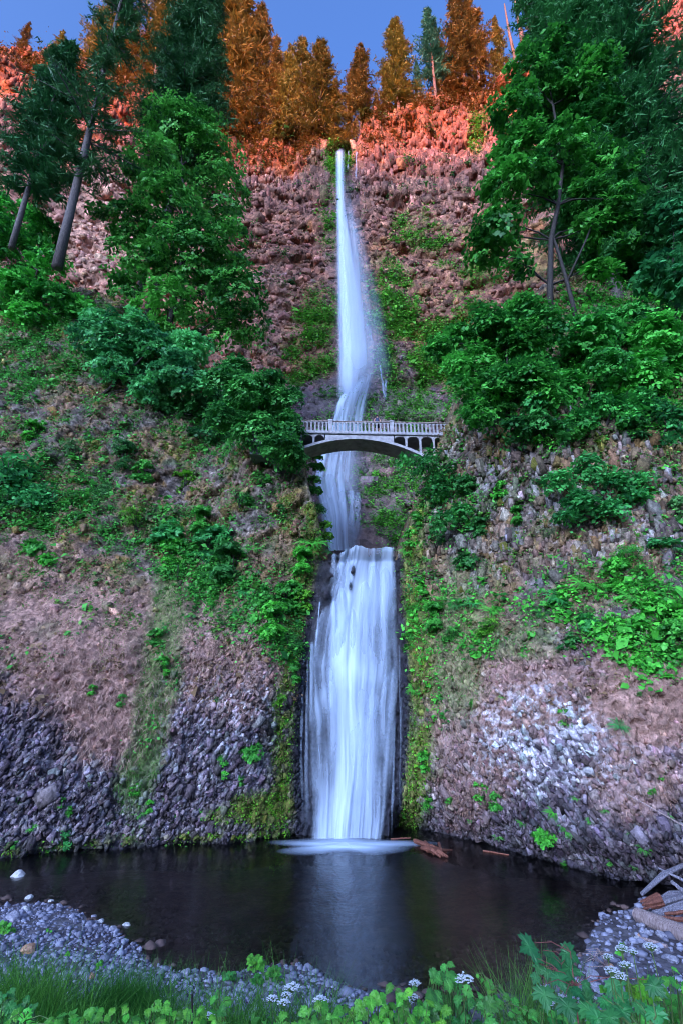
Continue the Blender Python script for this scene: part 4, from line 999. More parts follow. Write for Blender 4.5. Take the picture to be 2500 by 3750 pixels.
for sd, fx_, fy2, lob, lab, colr, sz in [
    (126, 600, 400, [(592, 332, 26), (628, 322, 24), (606, 366, 24), (575, 350, 18), (570, 385, 18)], "leafy green thicket between the forked maple and the cedar", (.9, 1.5, .9), .34),
    (127, 655, 395, [(655, 335, 24), (680, 345, 22), (640, 372, 24), (672, 378, 20)], "bright thicket at the right edge under the cedar", (.95, 1.6, .8), .34),
    (128, 600, 440, [(600, 405, 16), (625, 410, 16), (580, 420, 12), (640, 398, 12)], "low bright shrub on the slope below the thicket", (.8, 1.5, .9), .28),
    (129, 545, 440, [(535, 420, 14), (555, 430, 12), (515, 428, 14)], "dark leafy shrub beneath the arching vine maple", (.55, .9, .7), .3),
    (130, 430, 500, [(408, 458, 8), (424, 466, 12), (438, 482, 13), (452, 472, 11), (444, 498, 10), (430, 452, 8)], "dark maple shrub under the right end of the arch", (.8, 1.3, 1.1), .26),
    (131, 605, 500, [(556, 480, 14), (588, 468, 16), (614, 484, 17), (580, 500, 14), (610, 510, 12), (632, 498, 11), (640, 478, 9), (565, 515, 9)], "spreading vine maple on the dark right cliff", (.9, 1.5, 1.35), .28),
    (132, 462, 530, [(440, 520, 11), (462, 512, 12), (478, 525, 9)], "small maple shrub on the cliff below the bridge's right end", (.6, 1.0, .8), .3),
    (133, 660, 440, [(655, 410, 13), (676, 420, 14), (665, 440, 10)], "teal shrub on the right slope by the frame edge", (.7, 1.3, 1.2), .28)]:
    f = foot(fx_, fy2); L = px_lobes(lob, f[1]-.8, np.random.default_rng(sd), .6)
    n_ = int(sum(l[2]**2 for l in lob)/9.0)
    broadleaf("maple_shrub", lab, "shrub", f, L, sz, max(n_, 50), 28, .75, sd, trunk_r=.09, color=colr)
# ------------------------------------------------------------------ footbridge
M_conc = mat_plain("pale_concrete", (.20, .18, .195), (.36, .34, .37), scale=2.2, rough=.8, bump=.15, lo=.3, hi=.62)
M_cap = mat_plain("stained_concrete", (.16, .10, .085), (.36, .29, .27), scale=3.5, rough=.85, bump=.2)
M_dkconc = mat_plain("dark_concrete", (.10, .11, .115), (.19, .19, .20), scale=1.5, rough=.8, bump=.15)  # darker concrete for deck, walkway and abutments
bp0 = at(356, 421.0, 40.6); BZ = bp0[2] - 1.17          # walking surface of the deck
BR = thing("footbridge", "pale concrete arch footbridge crossing in front of the upper waterfall", "bridge", (bp0[0], bp0[1], BZ), (0, 0, math.radians(2.2)))
def part(name, mb, mat, parent=BR, sm=False): return obj(name, mb.mesh(name, mat, sm), parent)
BW = 2.3
def extrude(mb, poly, y0, y1):
    mb.loft([[(x, y0, z) for x, z in poly], [(x, y1, z) for x, z in poly]])
mb = MB(); mb.box(-9.5, 10, -.10, BW+.10, -.20, 0); part("deck", mb, M_dkconc)
mb = MB(); mb.box(-9.5, 10, -.14, -.103, -.17, .06); part("deck_edge", mb, M_conc)
mb = MB(); mb.box(-9.5, 10, .18, BW-.18, .002, .10); part("walkway", mb, M_dkconc)
for i in range(48):       # little drain blocks along the deck edge
    u = -7.9 + i*.335; mb = MB(); mb.box(u-.07, u+.07, -.175, -.143, -.12, .03)
    if i == 0: dm = mb.mesh("drain_block", M_conc)
    o = obj("drain_block", dm, BR); o.location = (i*.335, 0, 0)
arch = lambda u: -.40 - .046*u*u
us = np.linspace(-7.2, 7.4, 41)
mb = MB()
for y0, y1 in ((0.0, BW),):
    rings = [[(u, y0, arch(u)), (u, y1, arch(u)), (u, y1, arch(u)-.20-.014*abs(u)), (u, y0, arch(u)-.20-.014*abs(u))] for u in us]
    mb.loft(rings)
part("arch_rib", mb, M_conc)
# closed spandrel near the crown
for y0 in (.02, BW-.2):
    mb = MB(); u2 = np.linspace(-2.75, 3.25, 25)
    poly = [(u, -.203) for u in u2] + [(u, arch(u)+.004) for u in u2[::-1]]
    extrude(mb, poly, y0, y0+.18); part("spandrel_wall", mb, M_conc)
cols = [3.25, 4.35, 5.57, 6.75, 7.9]; colsl = [-2.75, -3.75, -4.9, -6.0]
for seq in (cols, colsl):
    for k in range(len(seq)):
        for y0 in (.02, BW-.2):
            u = seq[k]
            if k > 0:
                mb = MB(); zb = arch(u)+.01 if abs(u) < 7.3 else -3.4; mb.box(u-.085, u+.085, y0, y0+.18, zb, -.205); part("spandrel_column", mb, M_conc)
            if k < len(seq)-1:
                a, b = sorted((seq[k]+.087*np.sign(seq[k+1]-seq[k]), seq[k+1]-.087*np.sign(seq[k+1]-seq[k])))
                th = np.linspace(0, math.pi, 13); c_, r_ = (a+b)/2, (b-a)/2
                top = -.206; ar = [(c_ + r_*math.cos(t), -.60 + .33*math.sin(t)) for t in th]
                ar = [(x, max(z, arch(x)+.012)) for x, z in ar]
                mb = MB(); poly = [(b, top), (a, top)] + ar[::-1]
                extrude(mb, [(b, top)] + ar + [(a, top)], y0+.003, y0+.177); part("spandrel_arch", mb, M_conc)
# railings: posts, balusters with arched heads, cap
bal = MB(); q = np.linspace(0, math.pi/2, 6)
prof_b = [(.085, .0), (.085, .10), (.068, .13), (.062, .55), (.068, .74)] + [(.068+.097*(1-math.cos(t)), .74+.10*math.sin(t)) for t in q[1:]] + [(.165, .90)]
extrude(bal, [(x, z) for x, z in prof_b] + [(-x, z) for x, z in prof_b[::-1]], -.06, .06)
balm = bal.mesh("baluster", M_conc)
posts = [-7.7, -2.29, 3.11, 8.51]
for yy in (.07, BW-.07):
    for u in posts:
        mb = MB(); mb.box(u-.17, u+.17, yy-.15, yy+.15, .062, 1.14); part("post", mb, M_conc)
        mb = MB(); mb.box(u-.21, u+.21, yy-.19, yy+.19, 1.143, 1.23); mb.box(u-.16, u+.16, yy-.14, yy+.14, 1.233, 1.28); part("post_cap", mb, M_conc)
    for a, b in zip(posts[:-1], posts[1:]):
        a, b = a+.172, b-.172
        mb = MB(); mb.box(a, b, yy-.09, yy+.09, .062, .15); part("bottom_rail", mb, M_conc)
        mb = MB(); mb.box(a, b, yy-.07, yy+.07, 1.053, 1.075); mb.box(a, b, yy-.13, yy+.13, 1.077, 1.15); part("top_rail", mb, M_cap)
        n = round((b-a)/.332); st_ = (b-a)/n
        for i in range(n):
            o = obj("baluster", balm, BR); o.location = (a+st_*(i+.5), yy, .152); o.scale = (st_/.331, 1, 1)
mb = MB(); mb.tube([(.22, -.16, -.22), (.22, -.16, -.36)], [.03, .03], n=6); part("drain_pipe", mb, M_cap)
# abutments in the hillside
for u0, u1 in ((-9.2, -7.6), (8.4, 10)):
    mb = MB(); mb.box(u0, u1, .12, BW-.12, -2.2, -.203); part("abutment", mb, M_dkconc)

# ------------------------------------------------------------------ person on the bridge, seen from behind
M_skin = mat_plain("skin", (.42, .20, .15), (.50, .26, .20), scale=3, rough=.55, bump=.02)
M_navy = mat_plain("navy_cloth", (.035, .04, .085), (.06, .065, .12), scale=12, rough=.9, bump=.1)
M_black = mat_plain("black_cloth", (.008, .008, .01), (.02, .02, .022), scale=12, rough=.9, bump=.1)
M_white = mat_plain("white_cloth", (.55, .56, .62), (.72, .72, .76), scale=8, rough=.9, bump=.1)
M_hair = mat_plain("hair", (.012, .008, .007), (.03, .02, .016), scale=20, rough=.6, bump=.2)
ub = (at(376.5, 421, 41.0)[0]-bp0[0])
PR = thing("person", "person seen from behind in a navy sleeveless top and black shorts on the bridge", "person", (bp0[0]+ub, bp0[1]+.31+.04*ub, BZ+.105), (0, 0, math.radians(5)))
PR.scale = (1.06,)*3
jv = {  # joints (x, y, z) radius; faces +y
 'pel': (0, 0, .95, .125), 'bel': (0, .01, 1.10, .115), 'che': (0, 0, 1.30, .135), 'nec0': (0, -.01, 1.46, .075), 'nec': (0, .0, 1.53, .055), 'hd0': (0, .02, 1.60, .075), 'hd1': (0, .035, 1.68, .098), 'hd2': (0, .02, 1.755, .075),
 'sl': (-.185, -.01, 1.42, .062), 'el': (-.265, -.06, 1.14, .043), 'wl': (-.13, -.15, 1.02, .031), 'hl': (-.06, -.165, 1.02, .035),
 'sr': (.185, -.01, 1.42, .062), 'er': (.275, -.05, 1.15, .043), 'wr': (.19, .13, 1.03, .031), 'hr': (.14, .2, 1.06, .035),
 'hpl': (-.10, 0, .88, .098), 'kl': (-.12, .03, .49, .058), 'al': (-.12, -.02, .09, .036), 'fl': (-.13, .12, .035, .036),
 'hpr': (.10, 0, .88, .098), 'kr': (.11, .05, .50, .058), 'ar': (.14, -.04, .09, .036), 'fr': (.16, .10, .035, .036)}
ed = "pel-bel bel-che che-nec0 nec0-nec nec-hd0 hd0-hd1 hd1-hd2 che-sl sl-el el-wl wl-hl che-sr sr-er er-wr wr-hr pel-hpl hpl-kl kl-al al-fl pel-hpr hpr-kr kr-ar ar-fr".split()
keys = list(jv); me = bpy.data.meshes.new("body")
fing = []
vs = [jv[k][:3] for k in keys]; es = [(keys.index(a), keys.index(b)) for a, b in (e.split('-') for e in ed)]; rs = [jv[k][3] for k in keys]
for hk, wk in (('hl', 'wl'), ('hr', 'wr')):     # five fingers on each hand
    h = np.array(jv[hk][:3]); w = np.array(jv[wk][:3]); d = (h-w)/np.linalg.norm(h-w); sd_ = np.cross(d, [0, 0, 1]); upv = np.cross(sd_, d)
    for q_, ln in ((-.028, .05), (-.010, .065), (.010, .062), (.028, .05)):
        b0 = len(vs); vs += [tuple(h + upv*q_ + d*ln*.5), tuple(h + upv*q_ + d*ln + sd_*.015)]; rs += [.010, .008]; es += [(keys.index(hk), b0), (b0, b0+1)]
    b0 = len(vs); vs += [tuple(w*.4+h*.6 + upv*.035 + d*.01)]; rs += [.011]; es += [(keys.index(hk), b0)]
me.from_pydata(vs, es, [])
bo = obj("body", me, PR); me.materials.append(M_skin)
sk = bo.modifiers.new("skin", 'SKIN')
sl_ = me.skin_vertices[0].data if len(me.skin_vertices) else None
if sl_:
    for i, r in enumerate(rs): sl_[i].radius = (r, r)
    sl_[0].use_root = True
sb_ = bo.modifiers.new("sub", 'SUBSURF'); sb_.levels = 2; sb_.render_levels = 2
def rings(name, mat, data, n=16):
    mb = MB(); mb.loft([[(cx+rx*math.cos(2*math.pi*k/n), cy+ry*math.sin(2*math.pi*k/n), z) for k in range(n)] for cx, cy, z, rx, ry in data]); return part(name, mb, mat, PR, True)
rings("top", M_navy, [(0, 0, 1.0, .165, .125), (0, 0, 1.12, .155, .125), (0, 0, 1.28, .18, .135), (0, -.005, 1.40, .195, .115), (0, -.01, 1.475, .13, .085), (0, -.01, 1.50, .075, .07)])
rings("shirt_hem", M_white, [(.02, 0, .955, .168, .133), (.02, 0, 1.0, .170, .131), (.03, 0, 1.035, .168, .13)])
for sx_ in (-1, 1):
    rings("shorts_leg", M_black, [(sx_*.115, .035, .56, .095, .1), (sx_*.105, .01, .75, .105, .12), (sx_*.085, 0, .90, .10, .13), (sx_*.075, 0, .96, .095, .13)])
rings("hair", M_hair, [(0, 0, 1.63, .082, .085), (0, .0, 1.69, .104, .108), (0, .0, 1.75, .098, .1), (0, .01, 1.80, .06, .065), (0, .012, 1.815, .02, .02)])
for sx_ in (-1, 1): rings("shoe", M_white, [(sx_*.14, .04, .004, .05, .12), (sx_*.14, .04, .04, .055, .13), (sx_*.135, .01, .085, .045, .08)])
# ------------------------------------------------------------------ shrubs, ferns and undergrowth on the lower cliffs
def proto_mesh(name, seed, n_spray, per, size, kind, spray_r=.38, mat=None):
    rng = np.random.default_rng(seed)
    lobes = [(rng.normal(size=3)*np.array([.35, .35, .25]), .62) for _ in range(4)]
    P, NN, tone, _ = spray_leaves(lobes, n_spray, per, spray_r, rng, shell=(.45, 1.0), upbias=.3)
    return foliage_mesh(name, P, NN, size, tone, mat or M_leaf, rng, kind)
def fern_mesh(name, seed, nf=13, mat=None):
    rng = np.random.default_rng(seed); Vs, Fs, To = [], [], []; b = 0
    for k in range(nf):
        an = 2*np.pi*k/nf + rng.normal()*.2; L = rng.uniform(.75, 1.15); rise = rng.uniform(.45, .95)
        d = np.array([math.cos(an), math.sin(an), 0]); side = np.array([-d[1], d[0], 0]); tone = np.clip(.5 + .25*rng.normal(), 0, 1)
        t = np.linspace(.06, 1, 17)
        line = d*(t*L)[:, None] + np.array([0, 0, 1])*(rise*t - 1.15*rise*t**2.4)[:, None]*.9
        for i in range(16):
            w = .17*L*math.sin(math.pi*min(t[i]*1.02+.05, 1))**.7
            for sg in (-1, 1):
                a = line[i]; m = line[min(i+1, 16)]; tip = a + side*sg*w + d*.05 - np.array([0, 0, .035])
                Vs += [a, a*.35+tip*.65 + d*.022, tip, a*.5+tip*.5 - d*.03]; Fs.append((b, b+1, b+2, b+3)); To += [tone]*4; b += 4
    return mesh_np(name, np.array(Vs), np.array(Fs), mat or M_leaf, attrs={"rnd": np.array(To)})
def stem_mesh(seed):
    rng = np.random.default_rng(seed); mb = MB()
    for k in range(6):
        e = rng.normal(size=3)*.45; e[2] = abs(e[2])+.1; mb.tube([(0, 0, -.7), e*.5+np.array([0, 0, -.2]), e], [.035, .025, .01], n=4, cap=False)
    return mb.mesh("stems", M_darkbark)
PRO = {'maple': proto_mesh("foliage", 301, 46, 22, .21, 'palm'), 'leafy': proto_mesh("foliage", 302, 60, 24, .16, 'palm', .3), 'fine': proto_mesh("foliage", 303, 90, 30, .085, 'kite', .3),
       'bramble': proto_mesh("foliage", 304, 70, 22, .13, 'kite', .4), 'fern': fern_mesh("fronds", 305)}
STM = stem_mesh(310)
BR_ = dict(g=(.9, 1.35, .75), b=(1.1, 1.75, .75), d=(.55, .8, .7), t=(.7, 1.25, 1.2), y=(1.6, 1.55, .5), p=(1.2, 1.45, 1.0), s=(1.3, 1.15, 1.3))
def shrub(px, py, r, kind, tint, label, group=None, cat=None, i=0):
    r = r*1.2; p = hit1(px, py); m = r*depth_of(p)/FPX
    nm = "fern" if kind == 'fern' else "shrub"
    root = thing(nm, label, cat or nm, p + np.array([0, -.25*m, -.15*m if kind != 'fern' else .0]), (0, 0, (px*7.3+py*3.1) % 6.28), group=group)
    root.scale = (m*(1.0 if kind != 'fern' else 1.15),)*3
    if kind == 'fern': root.rotation_euler = (math.radians(38), 0, 0); 
    c = obj("fronds" if kind == 'fern' else "foliage", PRO[kind], root, color=BR_[tint])
    if kind == 'fern': c.rotation_euler = (0, 0, (px*1.7) % 6.28)
    else: obj("stems", STM, root)
    return root
shr = [
 (39, 432, 9, 'leafy', 'b', "small bright leafy shrub high on the left slope below the young maple"), (78, 452, 12, 'fine', 's', "grey green fine leaved shrub among brown rock on the left slope"),
 (126, 448, 13, 'bramble', 'd', "dark green shrub below the blue green maple boughs"), (124, 466, 10, 'fine', 'd', "dark low shrub under a dark green shrub on the left slope"),
 (18, 478, 30, 'bramble', 't', "large dark teal bramble thicket at the left edge"), (45, 502, 24, 'bramble', 't', "bramble thicket spilling right from the left edge thicket"), (10, 505, 18, 'bramble', 'd', "lowest dark bramble clump against the left edge"),
 (78, 500, 16, 'bramble', 'g', "mid green bramble at the right end of the left edge thicket"), (104, 493, 13, 'fine', 's', "pale greyish shrub in the middle of the left green band"),
 (141, 472, 10, 'leafy', 'g', "green leafy shrub above the left green band"), (187, 482, 12, 'leafy', 'y', "yellow green shrub in the centre of the left slope"),
 (224, 424, 14, 'maple', 'b', "bright green shrub left of the bridge maple"), (241, 497, 13, 'fine', 'g', "fine leaved shrub on the brown rock left of the bridge cascade"),
 (263, 480, 10, 'fine', 'g', "small fine shrub below the bridge maple"), (280, 512, 8, 'leafy', 'd', "dark small shrub on brown rock beside the cascade under the bridge"),
 (139, 521, 14, 'fine', 'y', "yellow flowered bush in the left green band"), (174, 530, 16, 'maple', 't', "teal broad leaved shrub in the middle of the left green band"),
 (206, 521, 12, 'leafy', 'g', "leafy shrub right of the teal broad leaved shrub"), (170, 552, 14, 'leafy', 'b', "bright leafy shrub below the teal broad leaved shrub"),
 (209, 545, 18, 'leafy', 't', "large blue green shrub at the lower edge of the left green band"), (235, 562, 17, 'leafy', 'd', "dark leafy shrub at the right end of the left green band"),
 (180, 570, 14, 'fine', 'b', "bright fine shrub hanging over the dry grass face"), (206, 574, 13, 'bramble', 'g', "trailing bramble over the top of the brown grass"),
 (254, 550, 9, 'fern', 'g', "lone fern on the brown slope left of the falls lip"), (313, 545, 15, 'fern', 'b', "large bright fern at the left lip of the lower falls"), (306, 561, 12, 'leafy', 'b', "bright shrub under the large fern at the left lip"),
 (322, 553, 9, 'fern', 'g', "small fern leaning over the water at the left lip"), (285, 595, 14, 'leafy', 'g', "green shrub halfway between the left lip and the pale round shrub"), (272, 619, 15, 'leafy', 'b', "bright shrub hanging left of the lower falls"),
 (290, 641, 15, 'fine', 'p', "pale rounded fine leaved shrub beside the lower falls"), (246, 593, 11, 'fern', 't', "blue green fern under the dark leafy shrub"), (262, 600, 10, 'fern', 'g', "green fern right of the blue green fern"),
 (33, 545, 13, 'maple', 'g', "sparse maple seedling on dry grass at far left"), (50, 557, 8, 'maple', 'b', "tiny bright maple seedling right of the sparse seedling"), (163, 664, 8, 'leafy', 'b', "bright shrub at the foot of the green grass strip"),
 (154, 636, 7, 'leafy', 'g', "small shrub inside the green grass strip"), (254, 747, 10, 'maple', 'g', "dark maple seedling on the purple rock left of the falls"), (222, 764, 9, 'leafy', 'b', "bright leafy clump below the dark maple seedling"),
 (65, 834, 9, 'leafy', 't', "teal leafy clump near the waterline at left"),
 (463, 482, 13, 'maple', 'd', "dark maple shrub on the right cliff below the vine maple"), (543, 434, 10, 'leafy', 'b', "bright ivy like clump on the right cliff top"), (528, 402, 14, 'maple', 't', "teal maple shrub at the top of the right cliff"),
 (621, 402, 14, 'leafy', 'b', "bright bush on the right slope beneath the low bright shrub"), (569, 430, 11, 'leafy', 'g', "green clump on the upper right cliff"), (632, 430, 10, 'leafy', 'd', "dark clump on the upper right cliff near the frame"),
 (600, 425, 9, 'leafy', 'g', "small green clump between two leafy clumps on the upper right cliff"), (461, 558, 13, 'maple', 'd', "dark drooping maple shrub above the right fern bank"), (519, 515, 8, 'leafy', 'g', "small green clump on the rocky right cliff centre"),
 (480, 528, 9, 'leafy', 'd', "dark clump on the rocky right cliff left of centre"), (498, 490, 7, 'leafy', 'b', "bright tuft on the rocky right cliff"), (556, 600, 16, 'fern', 't', "large teal sword fern on the right ledge"),
 (582, 586, 16, 'fern', 'b', "large bright sword fern on the right ledge above the broad leaves"), (630, 600, 15, 'fern', 'b', "sword fern amid the bright leaves on the right ledge"), (540, 614, 11, 'fern', 'd', "dark fern at the left end of the right ledge"),
 (619, 560, 16, 'fine', 'b', "tall bright shrub rising above the right ledge"), (609, 575, 14, 'leafy', 'b', "bright leafy shrub below the tall bright shrub"), (580, 620, 14, 'maple', 't', "teal broad leaved shrub hanging from the right ledge"),
 (571, 638, 11, 'maple', 'd', "dark broad leaved shrub trailing below the right ledge"), (613, 620, 14, 'maple', 'b', "bright broad leaved shrub in the middle of the right ledge"), (650, 604, 19, 'maple', 'b', "big bright thimble leaved shrub on the right ledge"),
 (636, 636, 17, 'leafy', 'b', "low bright leafy mat at the foot of the right ledge"), (664, 640, 17, 'leafy', 'g', "leafy mat at the right frame edge below the ledge"), (672, 610, 16, 'maple', 'b', "bright shrub at the right frame edge on the ledge"),
 (667, 553, 16, 'leafy', 't', "teal leafy shrub at the right frame edge above the ledge"), (645, 575, 13, 'fine', 'g', "fine green shrub behind the big thimble leaved shrub"), (674, 513, 13, 'leafy', 's', "pale shrub on dark rock at the right frame edge"),
 (471, 604, 11, 'fern', 't', "teal fern above the brown slope right of the falls"), (455, 606, 11, 'fern', 'd', "dark fern left of the teal fern right of the falls"), (491, 612, 11, 'fern', 'b', "bright fern right of the teal fern"),
 (437, 615, 12, 'leafy', 'g', "green shrub beside the lower falls on the right"), (421, 595, 10, 'leafy', 'b', "bright clump hugging the right edge of the lower falls"), (406, 553, 8, 'fern', 'b', "small bright fern at the right lip of the lower falls"),
 (412, 610, 8, 'fine', 'b', "fine bright clump on moss beside the lower falls"), (486, 628, 12, 'fine', 'y', "yellow green tuft on the crest of the right brown slope"), (452, 635, 10, 'fine', 'g', "fine green clump on the right brown slope"),
 (617, 726, 10, 'fern', 't', "lone sword fern on the brown grass right of the lichen patch"), (565, 716, 7, 'leafy', 'b', "small bright clump at the top of the lichen patch"), (482, 790, 8, 'leafy', 'b', "bright leafy clump below left of the lichen patch"),
 (494, 799, 7, 'leafy', 'g', "green clump touching the bright clump below the lichen patch"), (552, 812, 9, 'fern', 'b', "pale fern under the lichen patch"), (543, 830, 10, 'maple', 'b', "bright broad leaved clump under the lichen patch"),
 (566, 830, 8, 'fern', 'g', "fern right of the bright broad leaved clump"), (421, 759, 8, 'leafy', 'b', "bright clump on the mossy edge right of the falls"), (426, 800, 8, 'fine', 'b', "fine bright clump low on the mossy edge right of the falls"), (641, 848, 7, 'fern', 'g', "small fern on the overhang at lower right")]
for s_ in shr: shrub(*s_)
rng = np.random.default_rng(77)
for a_ in [(313, 462, 8, 'leafy', 'b', "bright shrub on the cliff edge under the left end of the bridge"), (311, 485, 8, 'leafy', 'g', "green shrub on the cliff edge left of the cascade under the bridge"), (318, 508, 7, 'fine', 'g', "fine shrub on the cliff edge above the left lip"), (322, 530, 8, 'leafy', 'y', "yellow green shrub just above the left lip"),
 (424, 497, 9, 'leafy', 'd', "dark shrub on the cliff edge right of the cascade under the bridge"), (415, 520, 9, 'leafy', 'g', "green shrub on the cliff edge above the right lip"), (408, 538, 8, 'leafy', 'b', "bright shrub just above the right lip"), (436, 540, 9, 'fine', 'd', "dark fine shrub on brown rock right of the right lip"), (428, 560, 8, 'fern', 'g', "fern on brown rock below the dark fine shrub"),
 (300, 600, 9, 'leafy', 'y', "yellow green shrub on moss left of the lower falls"), (408, 640, 8, 'leafy', 'g', "green clump on moss at the middle of the right falls edge"), (412, 690, 8, 'fern', 'b', "fern on moss right of the lower falls"), (292, 670, 9, 'leafy', 'g', "green clump under the pale round shrub beside the falls"), (280, 700, 7, 'fine', 'y', "fine yellow green clump on the mossy left falls edge")]: shrub(*a_)
tufts = [(102, 797), (133, 788), (72, 812), (141, 812), (149, 806), (191, 782), (143, 825), (165, 795), (55, 845), (20, 800), (120, 800), (90, 785), (110, 820), (60, 800), (8, 812), (14, 845), (176, 815), (200, 812), (125, 700), (285, 720), (95, 690), (240, 780), (30, 830), (85, 850), (160, 835), (214, 700),
         (589, 823), (576, 801), (519, 655), (437, 666), (450, 680), (600, 812), (628, 832), (610, 860), (650, 790), (470, 820), (500, 835), (520, 822), (447, 800), (670, 815), (662, 770), (470, 700), (500, 700), (440, 720), (590, 700), (640, 690), (560, 860), (630, 865)]
for px, py in tufts:
    left_ = px < 341
    shrub(px+rng.normal()*2, py+rng.normal()*2, rng.uniform(3.0, 5.2), ['leafy', 'fern', 'fine'][int(rng.integers(3))], 'bgbp'[int(rng.integers(4))],
          "small green tuft clinging to the bare rock left of the falls" if left_ else "small green tuft clinging to the bare rock right of the falls", "green tufts on the rock face left of the falls" if left_ else "green tufts on the rock face right of the falls")
# cushions of moss on the right cliff
M_moss = mat_plain("moss", (.06, .055, .01), (.15, .14, .025), scale=9, rough=.95, bump=.6)
import bmesh
def rock_mesh(name, mat, seed, sub=2, rough=.28, flat=.75, scale=1.6):
    bm = bmesh.new(); bmesh.ops.create_icosphere(bm, subdivisions=sub, radius=1)
    V = np.array([v.co[:] for v in bm.verts]); r_ = np.random.default_rng(seed); o_ = r_.random(3)*20
    n = fbm(V[:, 0]*scale+o_[0], V[:, 1]*scale+o_[1], V[:, 2]*scale+o_[2], seed, 3)
    for _ in range(9):           # broken faces
        d = unit(r_.normal(size=3)); h = r_.uniform(.62, .95); k = V@d; V = np.where((k > h)[:, None], V - d*(k-h)[:, None]*.9, V)
    V = V*(1+rough*n[:, None]); V[:, 2] *= flat
    for v, c in zip(bm.verts, V): v.co = c
    me = bpy.data.meshes.new(name); bm.to_mesh(me); bm.free(); me.materials.append(mat); return me
mm = [rock_mesh("moss_cushion", M_moss, 400+i, 3, .35, 1.0, 2.5) for i in range(3)]
for i, (px, py, r, lab) in enumerate([(537, 465, 7, "largest yellow moss cushion on the right cliff"), (498, 466, 6, "round yellow moss cushion left of the pale rock column"), (505, 440, 6, "tall moss cushion at the cliff edge above the round one"), (540, 442, 5, "moss cushion under the bright ivy like clump"),
        (503, 548, 5, "moss cushion low on the rocky right cliff"), (500, 502, 4, "small moss cushion beside the rocky gully"), (515, 535, 4, "moss cushion between grey blocks on the right cliff"), (506, 570, 5, "lowest yellow moss cushion above the right slope"), (462, 590, 6, "brown moss cushion above the ferns right of the falls"), (95, 447, 6, "mossy boulder on the left slope")]):
    p = hit1(px, py); m = r*depth_of(p)/FPX; o = obj("moss_cushion", mm[i % 3], None, p, (0, 0, i*1.3), (m, m, m*1.2), lab, "moss")

# undergrowth that covers the ledges as one mass
def scatter(Xg, Yg, Zg, NRM, dens, n, rng, cols_=None):
    w = (dens*np.ones_like(Xg)).reshape(-1); w = w/w.sum(); k = rng.choice(w.size, n, p=w)
    P = np.stack([Xg.reshape(-1)[k], Yg.reshape(-1)[k], Zg.reshape(-1)[k]], 1); return P + rng.normal(size=(n, 3))*.05, NRM.reshape(-1, 3)[k], k
rng = np.random.default_rng(500)
def leafy_cover(name, label, dens, n_cl, per, rad, size, color, kind, Xg, Yg, Zg, NRM, rng, mat=None, lift=.25, tone0=.5):
    P, Nn, k = scatter(Xg, Yg, Zg, NRM, dens, n_cl, rng)
    tone = np.clip(tone0 + .25*rng.normal(size=n_cl), 0, 1)
    r_ = rad*np.exp(rng.normal(0, .5, (n_cl, 1, 1)))
    Q = P[:, None] + rng.normal(size=(n_cl, per, 3))*r_ + Nn[:, None]*(lift*rad*2*rng.random((n_cl, per, 1)))
    nn = np.array([0, -.35, .9]) + Nn[:, None]*.4 + .5*rng.normal(size=(n_cl, per, 3))
    tn = np.clip(tone[:, None] + .2*rng.normal(size=(n_cl, per)), 0, 1)
    sz_ = np.repeat(size*np.exp(rng.normal(-.12, .38, n_cl)), per)
    me = foliage_mesh(name, Q.reshape(-1, 3), nn.reshape(-1, 3), sz_, tn.reshape(-1), mat or M_leaf, rng, kind)
    return obj(name, me, label=label, kind="stuff", color=color)
leafy_cover("undergrowth", "green undergrowth spread over the ledge and slope left of the falls", veg*left, 6200, 12, .26, .22, BR_['g'], 'kite', X1, Y1, Z1, NRM1, rng)
leafy_cover("undergrowth", "green undergrowth spread over the ledge and slope right of the falls", veg*(~left), 6200, 12, .26, .22, BR_['b'], 'kite', X1, Y1, Z1, NRM1, rng)
olive = inview*(Z1 > 12)*(Z1 < crest_g)*(1-np.clip(veg, 0, 1))*smooth(-.1, .35, fbm(X1*.6, Yb*.4, Z1*.6, 155, 3))
leafy_cover("undergrowth", "dull olive weeds and small ferns among the rocks of the upper slopes", olive, 3600, 11, .24, .17, (1.15, .95, .55), 'kite', X1, Y1, Z1, NRM1, rng, tone0=.4)
mossd = moss*inview*smooth(.2, .6, moss)
leafy_cover("moss", "yellow green moss and small wet plants beside the lower falls", mossd, 5200, 7, .12, .09, (1.6, 1.45, .35), 'kite', X1, Y1, Z1, NRM1, rng, lift=.15)
drab = inview*(Z1 > 8)*(1-np.clip(veg, 0, 1))*smooth(-.2, .3, n_a)*(Z1 < crest_g)
leafy_cover("dead_leaves", "brown dead leaves and withered ferns on the upper slopes", drab, 3200, 7, .22, .17, (1, 1, 1), 'kite', X1, Y1, Z1, NRM1, rng, mat=mat_leaf("withered", (.10, .06, .03), (.30, .18, .09), .2))
rb = wall_d*spread2*smooth(18, 4, rim_here-Z2)*smooth(-.2, .3, h_b)*smooth(3, 8, np.abs(X2-.5))
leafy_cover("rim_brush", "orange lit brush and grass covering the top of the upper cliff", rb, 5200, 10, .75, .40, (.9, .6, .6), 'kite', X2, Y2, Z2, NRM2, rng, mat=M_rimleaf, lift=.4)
iv2 = (PX2 > 200) & (PX2 < 500) & (PY2 > 120)
g2d = green2*iv2*smooth(.3, .7, green2)*(1-.7*np.exp(-((PX2-343)/14)**2))
leafy_cover("cliff_plants", "green ferns and moss on the dark rock under and behind the footbridge", g2d*(Z2 < 62), 3600, 10, .42, .24, (1.2, 1.4, .55), 'kite', X2, Y2, Z2, NRM2, rng, lift=.3)
leafy_cover("cliff_plants", "green and yellow plants clinging to the upper cliff beside the falls", g2d*(Z2 >= 62), 5200, 9, .7, .40, (1.35, 1.4, .5), 'kite', X2, Y2, Z2, NRM2, rng, lift=.3)
spk = iv2*smooth(.15, .45, h_b)*.8 + iv2*.05
